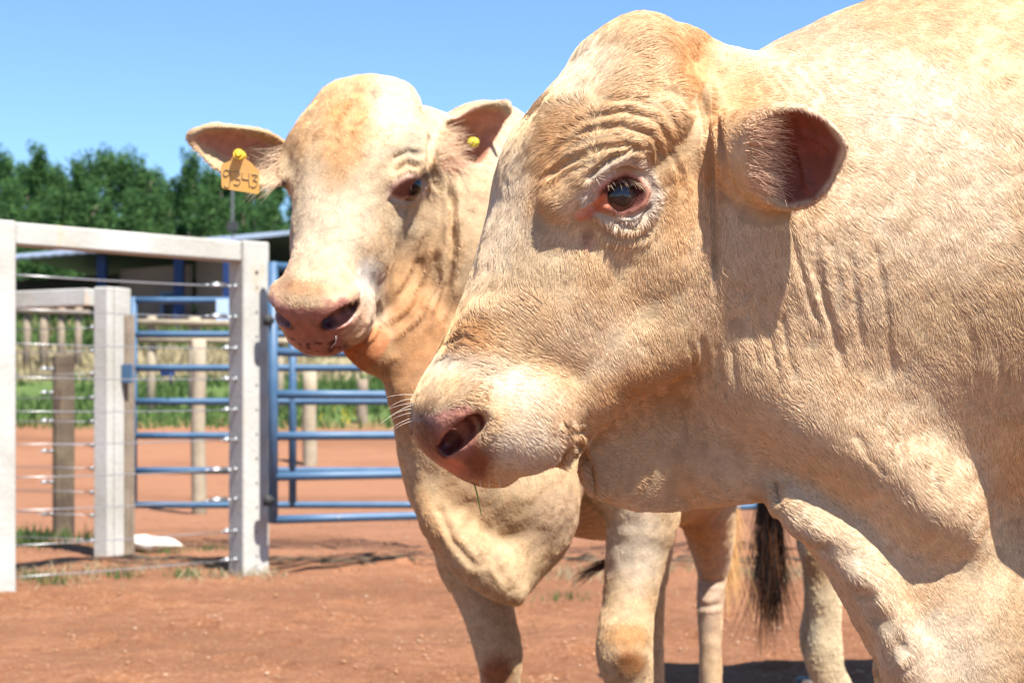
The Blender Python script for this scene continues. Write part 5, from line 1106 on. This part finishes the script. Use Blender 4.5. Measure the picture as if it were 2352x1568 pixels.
    # drool
    m = MB(); a = P(772, 772, 2.83); b_ = P(760, 800, 2.86); m.tube([a, (a + b_) / 2 + [.004, 0, 0], b_], .0006, n=6); a = P(655, 782, 2.83); b_ = P(645, 805, 2.83); m.build('drool', wetmat('saliva', (.8, .8, .8)), root)
    # number tag in its right ear, button in the left
    tagp = P(551, 356, 2.99); m = MB(); W = .000815 * 1.0
    def tp(u, v, dz=0.0): p_ = P(u, v, 2.985); return p_ + np.array([0, .05 * (v - 400) / 400 - dz, 0])
    outline = [(511, 377), (530, 370), (541, 352), (547, 347), (555, 350), (560, 362), (577, 374), (594, 392), (595, 405), (594, 441), (591, 445), (560, 440), (513, 433), (508, 428), (508, 383)]
    front = [tp(a, b) for a, b in outline]; back = [q_ + [0, .0022, 0] for q_ in front]; n = len(outline)
    m.add(front + back, [tuple(reversed(range(n))), tuple(range(n, 2 * n))] + [(i, (i + 1) % n, n + (i + 1) % n, n + i) for i in range(n)])
    tg = m.build('ear_tag', mat('yellow_plastic', (.66, .40, .07), .5, (.62, .32, .11), 9, spec=.4), root); tg['label'] = 'yellow plastic tag with the number 9343 in grey handwriting'
    ink = mat('grey_marker_ink', (.33, .23, .13), .7)
    glyph = [[(527, 392), (520, 389), (514, 396), (517, 404), (525, 401), (528, 392), (529, 400), (528, 420), (524, 429), (517, 428), (515, 424)],
             [(536, 394), (552, 397), (541, 409), (550, 411), (551, 419), (545, 424), (537, 421)],
             [(558, 394), (557, 409), (572, 412)], [(573, 396), (572, 413), (573, 428)],
             [(579, 400), (592, 402), (582, 412), (590, 415), (589, 424), (583, 429), (577, 426)]]
    for g in glyph:
        gm = MB(); pts = smooth_resample(np.array(g, float), 4 * len(g)); gm.tube([tp(a, b, .0006) for a, b in pts], .00085, n=6); gm.build('digit', ink, tg)
    gm = MB(); p_ = tp(551, 357); gm.tube([p_ + [0, .03, 0], p_ + [0, -.010, 0]], [.010, .010], n=14); gm.tube([p_ + [0, -.010, 0], p_ + [0, -.014, 0]], [.007, .004], n=14); gm.build('stud', mat('yellow_stud', (.72, .46, .04), .4, spec=.5), tg)
    yb = mat('yellow_button', (.62, .52, .06), .4, spec=.5); p_ = P(1088, 326, 3.13); gm = MB(); gm.tube([p_ + [-.004, -.003, 0], p_ + [.003, .010, 0]], [.0095, .0095], n=18); gm.tube([p_ + [-.006, -.009, 0], p_ + [-.004, -.003, 0]], [.004, .006], n=12); bt = gm.build('ear_button', yb, root)
    return root

HOOF = mat('hoof', (.10, .08, .07), .5, (.05, .04, .035), 12)
HAIRSKIN = mat('tail_skin', tuple(srgb(214, 180, 130)), .85, tuple(srgb(190, 150, 100)), 20, .002, 120)

# ------------------------------------------------------------------ the third bull, mostly hidden
def build_third():
    root = empty('bull', (1.8, 5.3, 0)); tag(root, 'white bull farthest back, only its hind leg and dark tail showing under the foreground neck', 'bull')
    S = Solid(); F_ = unit((1, .10, 0))[:2]; L_ = np.array([F_[1], -F_[0]]); O_ = np.array([.93, 5.28])
    def c_(x, y): return tuple(O_ + L_ * x + F_ * y)          # x to its right side (towards the viewer), y forward
    def T(rows, **k): S.add(Tube([(*c_(x, y), z, a, b) for x, y, z, a, b in rows], lat=(*L_, 0), **k), .05)
    T([(0, .02, 1.13, .17, .22), (0, .2, 1.12, .26, .32), (0, .65, 1.07, .29, .41), (0, 1.15, 1.08, .30, .42), (0, 1.55, 1.15, .25, .38), (0, 1.85, 1.25, .17, .26), (0, 2.15, 1.32, .12, .17), (0, 2.4, 1.30, .09, .12), (0, 2.55, 1.2, .09, .10), (0, 2.7, 1.05, .07, .07)], n=30)
    for s_, o_ in ((1, 0), (-1, .07)):
        T([(s_ * .14, .16 + o_, 1.0, .13, .22), (s_ * .15, .20 + o_, .80, .09, .15), (s_ * .15, .09 + o_, .64, .07, .085), (s_ * .15, .045 + o_, .53, .056, .070), (s_ * .15, .055 + o_, .44, .050, .058), (s_ * .155, .055 + o_, .30, .044, .050), (s_ * .16, .05 + o_, .18, .052, .060), (s_ * .16, .07 + o_, .10, .050, .058), (s_ * .16, .10 + o_, .03, .055, .07)], n=24)
        T([(s_ * .16, 1.55, .9, .10, .14), (s_ * .15, 1.55, .62, .06, .07), (s_ * .15, 1.56, .45, .05, .052), (s_ * .15, 1.55, .28, .034, .036), (s_ * .15, 1.55, .13, .038, .04), (s_ * .15, 1.58, .03, .052, .06)], n=20)
    xs = grid_axis([(.55, 1.3, .010), (1.3, 3.9, .02)]); ys = grid_axis([(4.8, 5.9, .010)]); zs = grid_axis([(-.04, 1.7, .011)])
    V, Q = polygonise(S, xs, ys, zs); V = relax(V, Q, 3); N = normals(V, Q); V = (V + N * ((fbm(V, .07, 3, 2) - .5) * .012)[:, None]).astype(np.float32)
    c = Coat(V, N, srgb(232, 208, 168), .014); c.noise(.12, 3, GREY, .5, .7, .5); c.blob(1885, 1300, 50, 60, 0, srgb(180, 140, 90), .6, (5, 6.5)); make_hide('body', V, Q, c, root)
    D = flow_field(V, N, [(V.mean(0) + [0, -3, 0], (0, -.4, -.9), 1)], .3, 6); grow('coat_hair', V, Q, N, c, D, 30000, root, 6, width=.0009, clump=.02)
    rng = np.random.default_rng(23); n = 1500; t0 = np.array([*c_(.0, -.085), .80]); top = np.array([*c_(0, -.06), 1.28])
    m = MB(); m.tube([top, top + [-.06, -.0, -.06], t0 + [0, 0, .2], t0], [.04, .035, .025, .018], n=10); m.build('tail', HAIRSKIN, root)
    rt = t0 + rng.normal(0, 1, (n, 3)) * [.013, .013, .05]; dr = np.tile([.0, 0, -1.], (n, 1)) + rng.normal(0, .022, (n, 3))
    long_hairs('tail_switch', rt, dr, rng.uniform(.2, .56, n), .0014, np.where(rng.random((n, 1)) < .3, srgb(96, 58, 30), srgb(34, 22, 16)) * rng.uniform(.6, 1.2, (n, 1)), root, 0, 9, curl=.10)
    for s_ in (-1, 1):
        for y in (.10, 1.58):
            p_ = c_(s_ * .16, y); m = MB(); m.tube([(p_[0], p_[1], 0), (p_[0], p_[1], .055)], [.062, .052], n=16); m.build('hoof', HOOF, root)
    return root

def settle(root):
    for ch in root.children: ch.location = ch.location - root.location
front_bull = build_front()
back_bull = build_back()
third_bull = build_third()
for b_ in (front_bull, back_bull, third_bull): settle(b_)
gb = MB(); gb.tube([P(1086, 1098, 1.88), P(1096, 1135, 1.86), P(1106, 1185, 1.86)], [.0008, .0010, .0004], n=5); g = gb.build('grass_blade', mat('green_blade', (.16, .26, .05), .6)); tag(g, 'single green grass blade hanging from the mouth of the foreground bull', 'grass blade')
